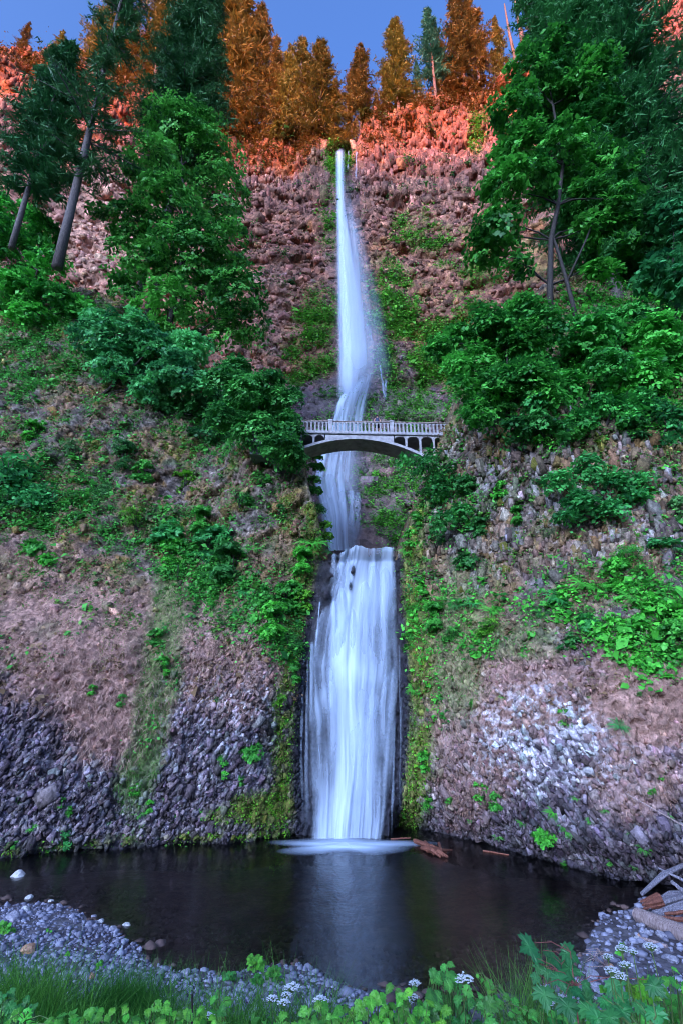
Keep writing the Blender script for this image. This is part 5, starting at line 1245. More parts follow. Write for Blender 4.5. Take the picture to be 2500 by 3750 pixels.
leafy_cover("cliff_plants", "scattered dull shrubs rooted in cracks of the upper cliff", spk*(layer < .25), 420, 26, .7, .40, (.9, .8, .6), 'kite', X2, Y2, Z2, NRM2, rng, lift=.3)

# ------------------------------------------------------------------ grass hanging on the faces
def blades(name, label, P, length, width, down, color, rng, mat, spread=.45, kind="stuff"):
    n = len(P); L = length*rng.uniform(.5, 1.4, n)[:, None]
    d = unit(np.array([0, -.35, -1.0])*down + np.array([0, -.3, 1.0])*(1-down) + rng.normal(size=(n, 3))*spread)
    d2 = unit(d + np.array([0, -.1, -.9 if down > .5 else -.4]))
    side = unit(np.cross(d, rand_unit(n, rng)))*width
    o = P; m = P + d*L*.55; t = m + d2*L*.5
    V = np.stack([o-side, o+side, m+side*.7, m-side*.7, t], 1).reshape(-1, 3)
    i = np.arange(n)[:, None]*5
    F = np.concatenate([np.concatenate([i+0, i+1, i+2, i+3], 1), np.concatenate([i+3, i+2, i+4, i+4], 1)])
    # the tip as a thin quad
    V2_ = np.stack([o-side, o+side, m+side*.7, m-side*.7, t+side*.1, t-side*.1], 1).reshape(-1, 3); i = np.arange(n)[:, None]*6
    F = np.concatenate([np.concatenate([i, i+1, i+2, i+3], 1), np.concatenate([i+3, i+2, i+4, i+5], 1)])
    tone = np.repeat(np.clip(.5+.28*rng.normal(size=n), 0, 1), 6)
    return obj(name, mesh_np(name, V2_, F, mat, attrs={"rnd": tone}), label=label, kind=kind, color=color)
M_straw = mat_leaf("straw", (.22, .11, .085), (.58, .38, .31), trans=.2, spec=.15)
M_grass = mat_leaf("grass_blades", (.035, .12, .02), (.12, .30, .06), trans=.3, spec=.2)
P, _, _ = scatter(X1, Y1, Z1, NRM1, dry*inview*left*smooth(.25, .6, dry), 21000, rng); blades("dry_grass", "pinkish dry grass hanging on the left cliff face", P, .42, .013, .85, (1, 1, 1), rng, M_straw)
P, _, _ = scatter(X1, Y1, Z1, NRM1, dry*inview*(~left)*smooth(.25, .6, dry), 11000, rng); blades("dry_grass", "brown dry grass hanging on the right cliff face", P, .30, .012, .85, (.8, .75, .7), rng, M_straw)
P, _, _ = scatter(X1, Y1, Z1, NRM1, gstrip*inview, 9000, rng); blades("grass", "thin green grass growing in strips on the cliff faces", P, .34, .012, .75, (1, 1, .9), rng, M_grass)
P, _, _ = scatter(X1, Y1, Z1, NRM1, inview*(Z1 > 9)*(Z1 < crest_g)*smooth(.0, .3, n_a), 9000, rng); blades("grass", "mixed olive grass tufts over the upper slopes", P, .45, .016, .6, (1.5, 1.1, .9), rng, M_grass)
# ------------------------------------------------------------------ gravel, stones, driftwood
M_stone = mat_leaf("stones", (.10, .095, .125), (.34, .33, .39), trans=0, rough=.8, spec=.3)
M_rock = mat_plain("grey_stone", (.17, .155, .20), (.38, .36, .42), scale=3.5, bump=.4)
M_palerock = mat_plain("pale_stone", (.38, .35, .36), (.56, .53, .54), scale=3.5, bump=.3)
M_orangerock = mat_plain("orange_stone", (.34, .16, .08), (.52, .30, .2), scale=3, bump=.3)
M_wood = mat_plain("bleached_wood", (.20, .13, .12), (.46, .34, .33), scale=2.5, stretch=(9, 9, 1), bump=.5)
M_redwood = mat_plain("red_driftwood", (.09, .028, .02), (.24, .085, .055), scale=3, stretch=(7, 7, 1), bump=.4)
M_greywood = mat_plain("grey_driftwood", (.09, .08, .10), (.30, .27, .32), scale=3, stretch=(8, 8, 1), bump=.6)
ico = bmesh.new(); bmesh.ops.create_icosphere(ico, subdivisions=1, radius=1); ico.verts.ensure_lookup_table()
IV = np.array([v.co[:] for v in ico.verts]); IF = np.array([[v.index for v in f.verts] for f in ico.faces]); ico.free()
def gz(x, y): return ground_z(np.asarray(x, float), np.asarray(y, float))
def gravel(name, label, X, Y, size, rng, sink=.25, dz=0, mat=None):
    n = len(X); Z = gz(X, Y) + dz
    sc = size[:, None, None]*rng.uniform(.6, 1.2, (n, 1, 3))*np.array([1, 1, .7])
    V = IV[None]*(1+.22*rng.normal(size=(n, len(IV), 1)).clip(-1.3, 1.3))*sc
    a = rng.random(n)*6.28; c, s = np.cos(a)[:, None], np.sin(a)[:, None]
    V = np.stack([V[..., 0]*c - V[..., 1]*s, V[..., 0]*s + V[..., 1]*c, V[..., 2]], -1)
    V = V + np.stack([X, Y, Z + size*.7*(1-sink) - size*.35], -1)[:, None]
    F = (IF[None] + (np.arange(n)*len(IV))[:, None, None]).reshape(-1, 3)
    tone = np.repeat(np.clip(.45+.3*rng.normal(size=n), 0, 1), len(IV))
    return obj(name, mesh_np(name, V.reshape(-1, 3), F, mat or M_stone, attrs={"rnd": tone}), label=label, kind="stuff", color=(1, 1, 1.08))
rng = np.random.default_rng(900)
def bar_points(n, x0, x1, y0, y1, cond):
    x = rng.uniform(x0, x1, n*4); y = rng.uniform(y0, y1, n*4); ok = cond(x, y); return x[ok][:n], y[ok][:n]
edge_n = lambda x, y: shore(x) + .35*fbm(x*.7, y*.7, x*0, 500, 3)
x, y = bar_points(5600, -21, -6.5, 17.5, 27.5, lambda x, y: (y < edge_n(x, y) + .12))
gravel("gravel", "blue grey gravel bar at lower left", x, y, rng.lognormal(-2.85, .42, len(x)), rng)
x, y = bar_points(3400, -7.5, 1.5, 15, 21, lambda x, y: (y < edge_n(x, y) + .12))
gravel("gravel", "gravel strip along the near edge of the pool", x, y, rng.lognormal(-2.9, .42, len(x)), rng)
x, y = bar_points(1700, 5.5, 17, 16, 27, lambda x, y: (y < edge_n(x, y) + .15))
gravel("gravel", "broken stones on the right shore under the logs", x, y, rng.lognormal(-2.6, .45, len(x)), rng)
x, y = bar_points(1500, -18, 12, 17, 30, lambda x, y: (y > edge_n(x, y)) & (y < edge_n(x, y)+5.5))
M_bed = mat_leaf("bed_stones", (.05, .03, .025), (.14, .085, .07), trans=0, rough=.8)
gravel("bed_stones", "brown stones under the shallow water", x, y, rng.lognormal(-2.3, .45, len(x)), rng, mat=M_bed)
x, y = bar_points(300, -23, -17.0, 27.2, 28.9, lambda x, y: gz(x, y) > -.04)
if len(x): gravel("gravel", "gravel islet at the left edge of the pool", x, y, rng.lognormal(-2.8, .3, len(x)), rng)
rkm = [rock_mesh("rock", M_rock, 700+i, 2) for i in range(4)]; rkp = [rock_mesh("rock", M_palerock, 720+i, 2) for i in range(3)]; rko = rock_mesh("rock", M_orangerock, 740, 2)
for i, (px, py, r, m_, lab) in enumerate([
 (25, 911, 4.5, 'p', "pale flat stone near the top of the left gravel bar"), (12, 921, 8.5, 'g', "large grey stone on the left gravel bar by the frame edge"), (101, 921, 4.0, 'p', "pale pointed stone at the water edge of the left gravel bar"),
 (94, 917, 3.5, 'g', "grey stone just left of the pale pointed stone"), (29, 899, 4.5, 'p', "pale stone at the water line on top of the left bar"), (51, 902, 3.5, 'p', "white stone at the upper edge of the left gravel bar"), (59, 906, 3.2, 'g', "grey stone right of the white stone on the upper bar edge"),
 (28, 953, 8, 'o', "orange boulder behind the grass at lower left"), (90, 979, 5, 'o', "reddish stone between the two grass clumps"), (132, 964, 4.5, 'g', "grey stone at the tip of the left gravel bar"), (126, 927, 4.5, 'p', "pale stone at the right corner of the left gravel bar"),
 (61, 942, 4.0, 'g', "brownish grey stone in the lower part of the left gravel bar"), (112, 930, 4.5, 'g', "broad pale grey stone in the right part of the left bar"), (16, 884, 7, 'p', "pale slab lying in shallow water at far left"),
 (185, 975, 6, 'g', "grey green boulder at the near shore right of the second grass clump"), (268, 981, 5, 'p', "flat pale stone on the near gravel strip"), (262, 964, 4, 'g', "grey stone behind the bright plant on the near gravel"), (240, 990, 5, 'g', "brown grey stone on the near gravel strip"),
 (592, 977, 7, 'g', "round brown boulder at the right shore below the twigs"), (596, 989, 7, 'g', "square dark boulder under the round brown boulder"), (647, 935, 5, 'g', "grey boulder between the log and the pale stick"), (661, 938, 6, 'g', "dark block right of the grey boulder by the log"),
 (637, 941, 4.5, 'p', "pale stone at the shore under the pale stick"), (641, 927, 4, 'g', "wet stone just below the log end"), (610, 968, 4, 'o', "rusty round stone under the white flowers"), (655, 951, 6, 'g', "blue grey block on the right shore"), (540, 997, 6, 'o', "pinkish stone behind the maple sapling"), (560, 1004, 8, 'g', "grey boulder half hidden behind the maple sapling"),
 (425, 1006, 5, 'g', "dark stone behind the central leafy bush"), (672, 962, 7, 'g', "grey block beside the right green plants")]):
    q = on_z(px, py, .1); q[2] = float(gz(q[0], q[1])); q2 = on_z(px, py, q[2]); q2[2] = float(gz(q2[0], q2[1])); m = r*depth_of(q2)/FPX
    me = {'g': rkm[i % 4], 'p': rkp[i % 3], 'o': rko}[m_]
    obj("rock", me, None, (q2[0], q2[1], max(q2[2], -.05)+m*.25), (.2*math.sin(i*3), .2*math.cos(i*2), i*1.9), (m, m*.9, m*.85), lab, "rock")
# logs and driftwood
def log(name, lab, a, b, r0, r1, mat, seed, cat="log", n=10, bend=.04, wob=.12):
    rng_ = np.random.default_rng(seed); a, b = np.array(a), np.array(b); L = np.linalg.norm(b-a); mb = MB()
    k = 9; pts = [(b-a)*t + rng_.normal(size=3)*bend*r0*4*(0 < i < k-1) for i, t in enumerate(np.linspace(0, 1, k))]
    mb.tube(pts, [r0 + (r1-r0)*i/(k-1) for i in range(k)], n=n, wob=wob, rng=rng_)
    o = obj(name, mb.mesh(name, mat), None, a, label=lab, cat=cat); return o
a = on_z(637, 915, .30); b_ = on_z(700, 941, .55)
lg = log("log", "long bleached log on the right shore with a sawn end", a, b_, .24, .30, M_wood, 1, n=14, wob=.05, bend=.015)
for i_, t in enumerate((.35, .7)):
    mb = MB(); c = np.array(b_-a)*t; mb.tube([c+np.array([0, -.1, .12]), c+np.array([.02, -.28, .30])], [.05, .02], n=5); obj("branch_stub", mb.mesh("branch_stub", M_wood), lg)
a = on_z(648, 909, .35); b_ = on_z(705, 893, .6)
dr = thing("driftwood", "weathered grey root mass with a red broken end on the right shore", "driftwood", a)
mb = MB(); rng_ = np.random.default_rng(5)
for k in range(7):
    o_ = rng_.normal(size=3)*np.array([.15, .25, .16]); mb = MB()
    mb.tube([o_ + (b_-a)*.12*rng_.random(), o_*1.6 + (b_-a)*.5 + np.array([0, 0, .2*rng_.random()]), o_*2.2 + (b_-a)*1.0], [.06+.05*rng_.random(), .13, .09], n=8, wob=.4, rng=rng_); obj("root", mb.mesh("root", M_greywood), dr)
for k in range(4):
    o_ = rng_.normal(size=3)*.12; mb = MB(); mb.tube([o_ - (b_-a)*.06, o_ + (b_-a)*.25], [.04, .14], n=6, wob=.4, rng=rng_); obj("splinter", mb.mesh("splinter", M_redwood), dr)
log("stick", "pale split stick on the right shore below the log", on_z(637, 937, .3), on_z(666, 946, .35), .045, .06, M_palerock and M_wood, 11, "stick", 6)
log("stick", "reddish branch lying above the bleached log", on_z(655, 917, .5), on_z(695, 921, .6), .06, .09, M_redwood, 12, "stick", 6)
log("stick", "second reddish branch beside the bleached log", on_z(664, 914, .55), on_z(700, 910, .7), .05, .08, M_redwood, 13, "stick", 6)
log("log", "broken upright log stub at the right edge by the overhang", at(671, 882, 25.0), at(690, 897, 24.2), .07, .09, M_greywood, 14, "log", 7)
log("log", "thin broken log leaning above the stub at the right edge", at(657, 868, 26.0), at(692, 885, 24.8), .035, .07, M_greywood, 15, "log", 7)
log("stick", "short orange splinter beside the pale split stick", on_z(637, 934, .35), on_z(640, 938, .3), .04, .03, M_orangerock, 16, "stick", 5)
w0 = on_z(431, 848, .05); tn = thing("driftwood", "tangle of red driftwood floating right of the falls' foot", "driftwood", w0); rng_ = np.random.default_rng(9)
for k, (ax, ay, bx, by, r) in enumerate([(414, 841, 446, 852, .10), (420, 843, 440, 857, .09), (426, 851, 451, 850, .07), (430, 846, 447, 857, .09), (421, 848, 436, 850, .08), (438, 843, 442, 857, .06), (424, 842, 433, 855, .07)]):
    mb = MB(); mb.tube([on_z(ax, ay, .1)-w0, on_z((ax+bx)/2+rng_.normal(), (ay+by)/2, .28)-w0, on_z(bx, by, .05)-w0], [r*1.3, r*1.5, r*.6], n=6, wob=.3, rng=rng_); obj("branch", mb.mesh("branch", M_redwood), tn)
log("stick", "thin red stick at the foot of the falls", on_z(390, 839, .05), on_z(410, 838, .08), .05, .04, M_redwood, 17, "stick", 5)
log("stick", "dark waterlogged stick under the right overhang", on_z(482, 851, .03), on_z(508, 855, .03), .05, .04, M_redwood, 18, "stick", 5)
h0 = hit1(668, 812); log("stick", "bare pale twig hanging across the overhang at lower right", h0+np.array([-2.0, -.5, .8]), h0+np.array([1.2, -.7, -1.0]), .02, .035, M_wood, 19, "stick", 5)

# ------------------------------------------------------------------ near plants
M_nearleaf = mat_leaf("near_leaves", (.04, .18, .04), (.13, .38, .08), trans=.35, rough=.45, spec=.35)
M_stem = mat_plain("stems", (.05, .10, .025), (.09, .14, .04), scale=20)
M_redstem = mat_plain("red_stem", (.14, .035, .035), (.18, .06, .05), scale=20)
M_petal = mat_plain("petals", (.66, .67, .72), (.80, .80, .84), scale=10, rough=.8)
def leaf_shape(name, outline, mat, fold=.18, cup=.25, seed=0):
    """a leaf blade in the xy plane, stalk end at the origin, tip towards +y"""
    rng_ = np.random.default_rng(seed)
    pts = np.array(outline); c = np.array([0, .38])
    full = np.concatenate([pts, pts[::-1][1:-1]*np.array([-1, 1])])
    mid = full*.55 + c*.45
    V = [(*c, 0)] + [(*p, 0) for p in mid] + [(*p, 0) for p in full]
    V = np.array(V, float); n = len(full)
    V[:, 2] = fold*np.abs(V[:, 0]) - cup*(V[:, 0]**2 + (V[:, 1]-.4)**2) + .02*rng_.normal(size=len(V))
    F = [(0, 1+i, 1+(i+1) % n) for i in range(n)] + [(1+i, 1+n+i, 1+n+(i+1) % n, 1+(i+1) % n) for i in range(n)]
    me = bpy.data.meshes.new(name); me.from_pydata([tuple(v) for v in V], [], F); me.update()
    a = me.attributes.new("rnd", 'FLOAT', 'POINT'); vals = np.full(len(V), .45, dtype=np.float32); vals[0] = .9; vals[1+n:] = .35; a.data.foreach_set("value", vals)
    me.materials.append(mat); return me
maple_o = [(0, 0), (.10, .05), (.32, -.06), (.30, .08), (.52, .14), (.38, .24), (.62, .42), (.50, .46), (.58, .62), (.40, .58), (.30, .56), (.26, .68), (.16, .72), (.17, .86), (.08, .86), (0, 1.06)]
thim_o = [(0, .04), (.14, -.06), (.26, .05), (.40, .12), (.36, .26), (.50, .40), (.34, .44), (.36, .60), (.22, .62), (.20, .78), (.10, .80), (0, .98)]
ovate_o = [(0, 0), (.16, .08), (.28, .25), (.32, .42), (.27, .62), (.16, .82), (0, 1)]
LM = [leaf_shape("leaf", maple_o, M_nearleaf, seed=i, fold=.05+.13*i, cup=.1+.22*i) for i in range(3)]; LT = [leaf_shape("leaf", thim_o, M_nearleaf, seed=5+i, fold=.05+.14*i, cup=.1+.22*i) for i in range(3)]; LO = [leaf_shape("leaf", ovate_o, M_nearleaf, seed=9)]
def face(nrm, tip):
    n = Vector([float(v) for v in nrm]).normalized(); y = Vector([float(v) for v in tip]); y = (y - n*y.dot(n)).normalized(); x = y.cross(n)
    return Matrix((x, y, n)).transposed().to_4x4()
def leafy_plant(name, label, cat, base, leaves, kinds, seed, tint, stem_mat=None, sag=.5, petiole=.1, stem_r=.008, var=.25, up=.75):
    """leaves: (px, py, size px, Y[, turn degrees]); every leaf is a part on its own stalk from the main stem"""
    rng_ = np.random.default_rng(seed); base = np.array(base, float); root = thing(name, label, cat, base)
    P = [at(l[0], l[1], l[3]) for l in leaves]; C = np.mean(P, 0); top = max(P, key=lambda p: p[2])
    mb = MB(); s0, s1, s2 = np.zeros(3), (C-base)*.62 + np.array([.03, 0, 0]), (top-base)
    mb.tube([s0, s1, s2], [stem_r*1.6, stem_r, stem_r*.5], n=5)
    for p, l in zip(P, leaves):
        m = l[2]*rng_.uniform(.62, .95)*depth_of(p)/FPX; turn = math.radians(l[4] if len(l) > 4 else rng_.uniform(-75, 75))
        tipd = np.array([math.sin(turn), -.55, -math.cos(turn)*sag]) if len(l) > 4 else np.array([math.sin(turn)*1.0, -.5, rng_.uniform(-.5, .35)])
        nr = np.array([rng_.normal()*.3, -.62+rng_.normal()*.25, up+rng_.normal()*.2])
        o = obj("leaf", kinds[int(rng_.integers(len(kinds)))], root); v = 1+var*rng_.normal()
        o.color = (tint[0]*v*(1+.15*rng_.normal()), tint[1]*v, tint[2]*v, 1)
        tp = unit(tipd); st = p - tp*m*.45
        o.matrix_local = Matrix.Translation([float(q) for q in st-base]) @ face(nr, tipd) @ Matrix.Scale(float(m), 4)
        cand = [s0*(1-f)+s1*f for f in (.3, .5, .7, .9)] + [s1*(1-f)+s2*f for f in (.1, .35, .6, .85, 1)]
        j = min(cand, key=lambda q: np.linalg.norm(q-(st-base)) + 2*max(0, q[2]-(st-base)[2]))
        if len(leaves) > 28 and cat == 'shrub': j = st-base + np.array([rng_.normal()*.05, .05, -.32])
        mb.tube([j, (j+st-base)/2+np.array([0, 0, .03]), st-base], [stem_r*.5, stem_r*.4, stem_r*.35], n=4, cap=False)
    obj("stem", mb.mesh("stem", stem_mat or M_stem), root); return root
def near_base(px, Y): 
    p = at(px, 1010, Y); p[2] = float(gz(p[0], Y)) - .05; return p
# maple sapling over the pool
mp = [(527, 947, 25, 4.2, -70), (537, 959, 17, 4.25, 60), (547, 950, 16, 4.25, 120), (551, 958, 18, 4.3, -40), (557, 963, 15, 4.25, 20), (569.5, 952, 26, 4.1, 75), (570, 966, 29, 4.1, 100), (538, 969, 13, 4.3, -30), (533, 976, 12, 4.3, -60), (546, 973.5, 17, 4.2, -15), (559, 980, 26, 4.05, 10), (544, 997, 29, 3.9, -5), (571, 989, 18, 4.1, 45), (577, 993, 17, 4.0, 30), (568, 1009, 30, 3.8, 0), (588, 998, 25, 4.0, 40), (615, 988, 24, 4.0, 15), (586, 985, 14, 4.0, 20), (655, 988, 24, 3.9, 30)]
leafy_plant("maple_sapling", "maple sapling with large dark lobed leaves reaching over the pool", "sapling", near_base(575, 3.9), mp, LM, 21, (.42, .62, .85), M_redstem, stem_r=.0055, var=.18, up=.6)
R_ = np.random.default_rng(55)
def cloud(n, x0, x1, y0, y1, s0, s1, Y0, Y1): return [(R_.uniform(x0, x1), R_.uniform(y0, y1), R_.uniform(s0, s1), R_.uniform(Y0, Y1)) for _ in range(n)]
def dome(n, cx, top, w, bot, s0, s1, Y0, Y1):
    out = []
    for _ in range(n):
        u = R_.uniform(-1, 1); yt = top + (bot-top)*.55*u*u; out.append((cx+u*w, R_.uniform(yt, bot), R_.uniform(s0, s1), R_.uniform(Y0, Y1)))
    return out
leafy_plant("thimbleberry", "tall central thimbleberry shoot with clustered leaves against the dark pool", "shrub", near_base(443, 5.2), dome(26, 444, 960, 13, 985, 10, 15, 5.0, 5.4)+dome(50, 455, 984, 40, 1028, 12, 19, 4.6, 5.3), LT, 22, (.85, 1.0, .8))
leafy_plant("leafy_shoot", "upright pale tipped shoot right of the thimbleberry", "shrub", near_base(490, 5.0), [(477, 976, 6, 5.1), (481, 980, 7, 5.1), (488, 982, 13, 5.0), (490, 988, 12, 5.0), (498, 992, 10, 5.0), (495, 997, 9, 5.0), (506, 997, 10, 4.9), (515, 1000, 10, 4.9), (500, 1004, 12, 4.9), (522, 1008, 10, 4.9), (488, 1012, 13, 4.9), (510, 1014, 12, 4.8), (530, 1012, 9, 4.8), (520, 1020, 11, 4.8)], LO+LT, 23, (.9, 1.1, .7))
leafy_plant("thimbleberry", "bright yellow green leafy bush at bottom centre", "shrub", near_base(395, 4.8), dome(75, 398, 990, 50, 1030, 10, 16, 4.5, 5.0), LT, 24, (1.35, 1.35, .6))
leafy_plant("thimbleberry", "single large leaf shoot behind the bright bottom bush", "shrub", near_base(385, 5.5), [(387, 987, 17, 5.5), (398, 990, 13, 5.5), (372, 1000, 12, 5.5), (405, 996, 12, 5.4), (413, 989, 12, 5.4)], LT, 25, (.8, 1.0, .6))
leafy_plant("thimbleberry", "bright leaves along the bottom edge left of centre", "shrub", near_base(320, 5.0), dome(46, 318, 1000, 40, 1032, 10, 15, 4.6, 5.2), LT, 26, (1.15, 1.2, .65))
leafy_plant("thimbleberry", "yellow green leafy patch at the bottom left in front of the grass", "shrub", near_base(140, 5.2), dome(60, 145, 1000, 75, 1032, 9, 14, 4.8, 5.5), LT, 27, (1.2, 1.3, .55))
leafy_plant("thimbleberry", "bright leaf cluster in the bottom left corner", "shrub", near_base(30, 4.6), dome(16, 25, 1012, 30, 1034, 12, 18, 4.4, 4.8), LT, 28, (1.3, 1.35, .6))
leafy_plant("thimbleberry", "dark leaved plant at the left edge below the grass", "shrub", near_base(8, 6.5), dome(34, 8, 985, 26, 1028, 9, 14, 6.0, 7.0), LT, 29, (.5, .75, .65))
leafy_plant("leafy_shoot", "two leaf shoot standing in the grass at bottom left", "shrub", near_base(218, 6.0), [(213, 1000, 13, 6.0), (226, 1001, 14, 6.0), (219, 990, 9, 6.0), (222, 1012, 13, 5.9), (212, 1014, 12, 5.9)], LO+LT, 30, (.9, 1.15, .7))
leafy_plant("maple_sapling", "dark maple leaves at bottom right below the sapling", "sapling", near_base(600, 3.7), [(590, 1013, 24, 3.7, 5), (606, 1004, 24, 3.8, 20), (623, 1000, 26, 3.8, 30), (598, 1020, 22, 3.6, -20), (622, 1014, 24, 3.7, 10), (640, 1008, 25, 3.7, 25), (655, 1016, 24, 3.6, -10), (610, 1021, 22, 3.6, 15)], LM, 31, (.5, .78, .9), up=.6)
leafy_plant("maple_sapling", "lime green maple leaves at lower right above the dark ones", "sapling", near_base(640, 4.0), [(628, 988, 17, 4.0, -60), (634, 992, 18, 4.0, -20), (645, 988, 19, 3.95, 40), (651, 994, 20, 3.95, 55), (640, 997, 15, 3.95, 0)], LM, 32, (1.5, 1.35, .45), up=.7)
leafy_plant("thimbleberry", "green bush filling the lower right corner", "shrub", near_base(668, 4.6), dome(70, 672, 964, 36, 1030, 10, 17, 4.2, 4.9), LT, 33, (.95, 1.2, .7))
leafy_plant("thimbleberry", "small leaved plant under the right sapling at the bottom edge", "shrub", near_base(560, 4.4), dome(48, 565, 1004, 42, 1034, 7, 11, 4.2, 4.7), LT+LO, 34, (.7, 1.0, .7))
leafy_plant("leafy_shoot", "small green sprig in front of the right boulders", "shrub", near_base(606, 4.6), [(604, 985, 11, 4.6), (612, 983, 12, 4.6), (608, 990, 10, 4.6), (600, 990, 9, 4.6), (617, 990, 9, 4.6), (622, 947, 12, 4.6), (618, 952, 9, 4.6)], LT, 35, (1.2, 1.35, .6))
def gplant(px, py, r, lab, n, tint, seed, sz=(5, 8)):
    q = on_z(px, py+r*.7, .1); q[2] = float(gz(q[0], q[1])); lv = []
    for _ in range(n):
        u = R_.uniform(-1, 1); v = R_.uniform(-1, .7); lv.append((px+u*r*(1-.4*max(-v, 0)), py+v*r, R_.uniform(*sz), q[1]-.1+R_.uniform(-.2, .2)))
    leafy_plant("leafy_shoot", lab, "plant", q, lv, LT, seed, tint)
gplant(255, 965, 9, "bright upright plant on the near gravel strip", 44, (1.3, 1.4, .6), 41)
gplant(274, 975, 8, "low green plant right of the bright plant on the gravel", 34, (.9, 1.15, .7), 42)
gplant(257, 980, 6, "dark low plant below the bright plant on the gravel", 22, (.55, .9, .6), 43)
gplant(229, 976, 6, "small blue green plant on the gravel left of the bright plant", 18, (.6, 1.0, .8), 44)
gplant(5, 932, 9, "bright green tuft on the gravel at the left edge", 40, (1.1, 1.4, .6), 45)
gplant(48, 932, 3, "tiny green sprout in the middle of the left gravel bar", 8, (1.0, 1.4, .6), 46, (4, 5))
gplant(66, 956, 4, "tiny green sprout near the grass on the left gravel bar", 10, (1.0, 1.4, .6), 47, (4, 6))
gplant(100, 967, 5, "low green sprouts between grass clump and gravel tip", 14, (.9, 1.3, .6), 48, (4, 6))
# white umbels
def umbel(px, py, r, Y, lab, seed, drop=None):
    rng_ = np.random.default_rng(seed); c = at(px, py, Y); m = r*depth_of(c)/FPX; base = np.array([c[0]+rng_.normal()*.06, Y+.1, float(gz(c[0], Y+.1))])
    root = thing("white_flower", lab, "flower", base, group=None); h = c-base
    mb = MB(); mb.tube([(0, 0, 0), h*.55+np.array([.03, 0, 0]), h-np.array([0, 0, m*.5])], [.005, .004, .003], n=5)
    Vs, Fs = [], []; b0 = 0; hd = MB()
    for k in range(26):
        q = np.sqrt((k+.5)/26); an = k*2.4; e = h + np.array([math.cos(an)*q*m, math.sin(an)*q*m*.8, (1-q*q)*m*.45 + rng_.normal()*m*.05])
        mb.tube([h-np.array([0, 0, m*.5]), e], [.002, .002], n=3, cap=False)
        s = m*.21
        for j in range(5):
            w = e + np.array([rng_.normal()*s*.5, rng_.normal()*s*.5, rng_.normal()*s*.2]); a_ = rng_.random()*6.28; b0 = len(hd.v)
            hd.v += [tuple(w + s*.6*np.array([math.cos(a_+t), math.sin(a_+t), .25*math.sin(2*t)])) for t in (0, 1.57, 3.14, 4.71)] ; hd.f.append((b0, b0+1, b0+2, b0+3))
    obj("stem", mb.mesh("stem", M_stem), root); obj("flower_head", hd.mesh("flower_head", M_petal), root)
for i, (px, py, r, Y, lab) in enumerate([(607, 957, 5, 3.9, "white flower head leftmost of the group over the right shore"), (621, 949, 6.5, 3.9, "white flower head topmost of the group over the right shore"), (632, 952, 5, 3.9, "small white flower head right of the topmost one"), (625, 965, 6.5, 3.8, "round white flower head in the middle of the right group"),
   (611, 971, 7, 3.8, "white flower head low left in the right group"), (619, 977, 7.5, 3.8, "lowest white flower head of the right group"), (650, 947, 7, 3.9, "blurred white flower head in front of the shore stones at right"), (414, 984, 6, 5.6, "small white flower head left of the central thimbleberry"), (464, 980, 9, 5.0, "large white flower head on top of the central thimbleberry"),
   (412, 998, 6, 5.4, "white flower head beside the bright bottom bush"), (405, 1003, 6, 5.3, "drooping white flower head left of the one beside the bright bush"), (292, 988, 8, 6.0, "tall white flower head over the near gravel strip"), (272, 999, 6, 5.8, "white flower head left in the trio on the near gravel"), (284, 1003, 6, 5.7, "white flower head in the middle of the trio on the near gravel"),
   (286, 995, 5, 5.9, "smallest white flower head of the trio on the near gravel"), (320, 1000, 7, 5.6, "white flower head left of the bright bottom bush"), (209, 1017, 6, 5.4, "white flower head at the bottom edge in the grass"), (548, 1003, 6, 4.2, "white flower head under the large sapling leaf"), (562, 997, 5, 4.3, "white flower head behind the sapling stem"), (575, 1000, 5, 4.2, "white flower head among the dark leaves at bottom right")]):
    umbel(px, py, r, Y, lab, 1000+i)
# low growth on the near bank
rng = np.random.default_rng(950)
def bank_cover(name, label, n_cl, px0, px1, Y0, Y1, h0, h1, per, rad, size, color, mat=None):
    Y = rng.uniform(Y0, Y1, n_cl); X = np.array([at(a, 1000, b)[0] for a, b in zip(rng.uniform(px0, px1, n_cl), Y)])
    P = np.stack([X, Y, gz(X, Y) + rng.uniform(h0, h1, n_cl)], 1); tone = np.clip(.5+.28*rng.normal(size=n_cl), 0, 1)
    Q = P[:, None] + rng.normal(size=(n_cl, per, 3))*rad; nn = np.array([0, -.5, .8]) + .5*rng.normal(size=(n_cl, per, 3)); tn = np.clip(tone[:, None] + .2*rng.normal(size=(n_cl, per)), 0, 1)
    sz_ = np.repeat(size*np.exp(rng.normal(0, .35, n_cl)), per)
    obj(name, foliage_mesh(name, Q.reshape(-1, 3), nn.reshape(-1, 3), sz_, tn.reshape(-1), mat or M_nearleaf, rng, 'palm'), label=label, kind="stuff", color=color)
bank_cover("undergrowth", "low mixed leaves along the near bank at bottom left", 420, -60, 300, 5.2, 8.5, 0, .35, 9, .09, .05, (1.0, 1.2, .7))
bank_cover("undergrowth", "low mixed leaves along the near bank at bottom centre and right", 520, 300, 740, 5.0, 7.5, 0, .4, 9, .09, .05, (.85, 1.1, .7))
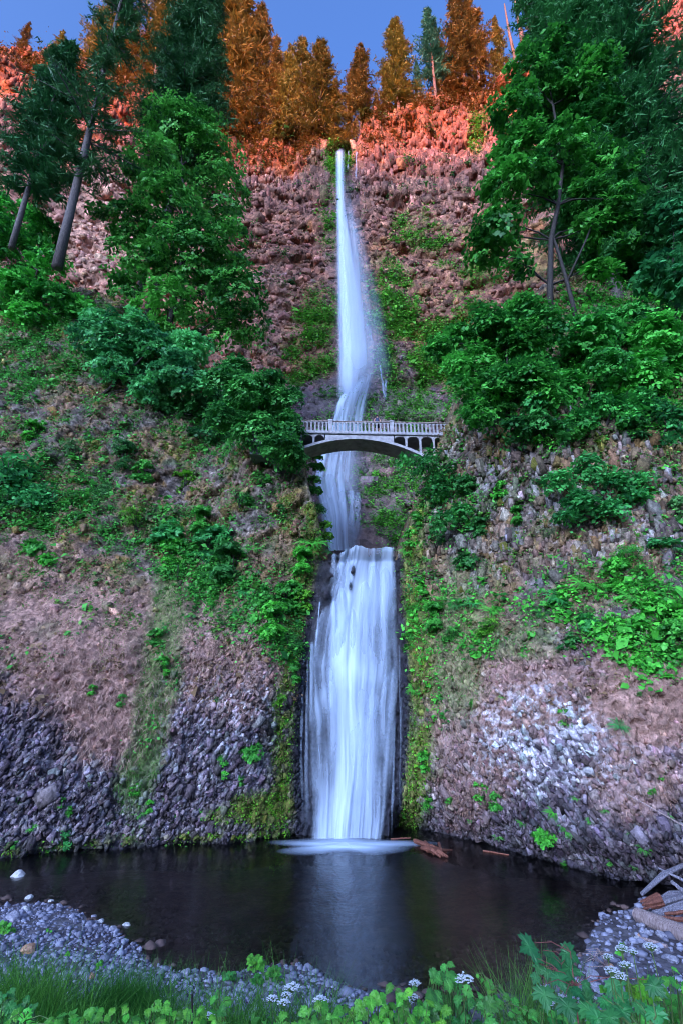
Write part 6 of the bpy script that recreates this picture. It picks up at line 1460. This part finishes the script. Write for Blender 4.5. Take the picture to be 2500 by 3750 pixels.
bank_cover("undergrowth", "dull brown dead stems and leaves low on the near bank", 200, -40, 720, 4.5, 9, 0, .25, 8, .10, .06, (1.6, .5, .6))
# twigs and a dark stick
tw = thing("twigs", "bare white twigs reaching over the water at right", "twigs", on_z(606, 966, .2)); rng_ = np.random.default_rng(3); t0 = on_z(606, 966, .2)
for k in range(11):
    e = on_z(rng_.uniform(576, 598), rng_.uniform(948, 968), .25+rng_.uniform(0, .3)); mb = MB(); m_ = (e+t0)/2 + rng_.normal(size=3)*.15+np.array([0, 0, .2]); mb.tube([(0, 0, 0), m_-t0, e-t0], [.018, .013, .006], n=4); obj("twig", mb.mesh("twig", M_wood), tw)
log("stick", "dark upright stick in the grass at bottom left", near_base(198, 6.2), at(192, 994, 6.2), .012, .01, M_darkbark, 20, "stick", 5)
# grass clumps
def clump(label, px0, px1, py, Y0, Y1, n, L, tint, seed, up=.12, wdt=.005):
    rng_ = np.random.default_rng(seed); Y = rng_.uniform(Y0, Y1, n); u = rng_.normal(.5, .22, n).clip(0, 1) if up else rng_.random(n)
    x = np.array([at(px0+(px1-px0)*a, py, b)[0] for a, b in zip(u, Y)]); P = np.stack([x, Y, gz(x, Y)-.02], 1)
    return blades("grass", label, P, L, wdt, up, tint, rng_, M_grass, spread=.42)
clump("soft green grass clump at lower left in front of the gravel bar", -70, 95, 990, 9.0, 13.5, 9000, 1.05, (.95, 1.1, .75), 61, wdt=.006)
clump("dense dark green grass mound right of the lower left clump", 88, 172, 990, 11.5, 13.5, 7500, .95, (.7, .95, .7), 62, wdt=.006)
clump("long pale green grass along the bottom left", 20, 260, 1010, 6.5, 10, 6000, .5, (.95, 1.15, .8), 63, up=0, wdt=.005)
clump("thin grass among the stones at bottom centre", 170, 330, 1010, 7, 11, 2500, .85, (1.0, 1.1, .9), 64, up=0, wdt=.005)
clump("pale grass on the bank at right among stones", 500, 570, 1005, 7, 10, 1500, .9, (1.3, 1.15, 1.1), 65, up=0, wdt=.006)
clump("green grass on the right bank beside the flowers", 620, 720, 985, 7, 12, 2500, .7, (.9, 1.1, .7), 66, up=0, wdt=.006)
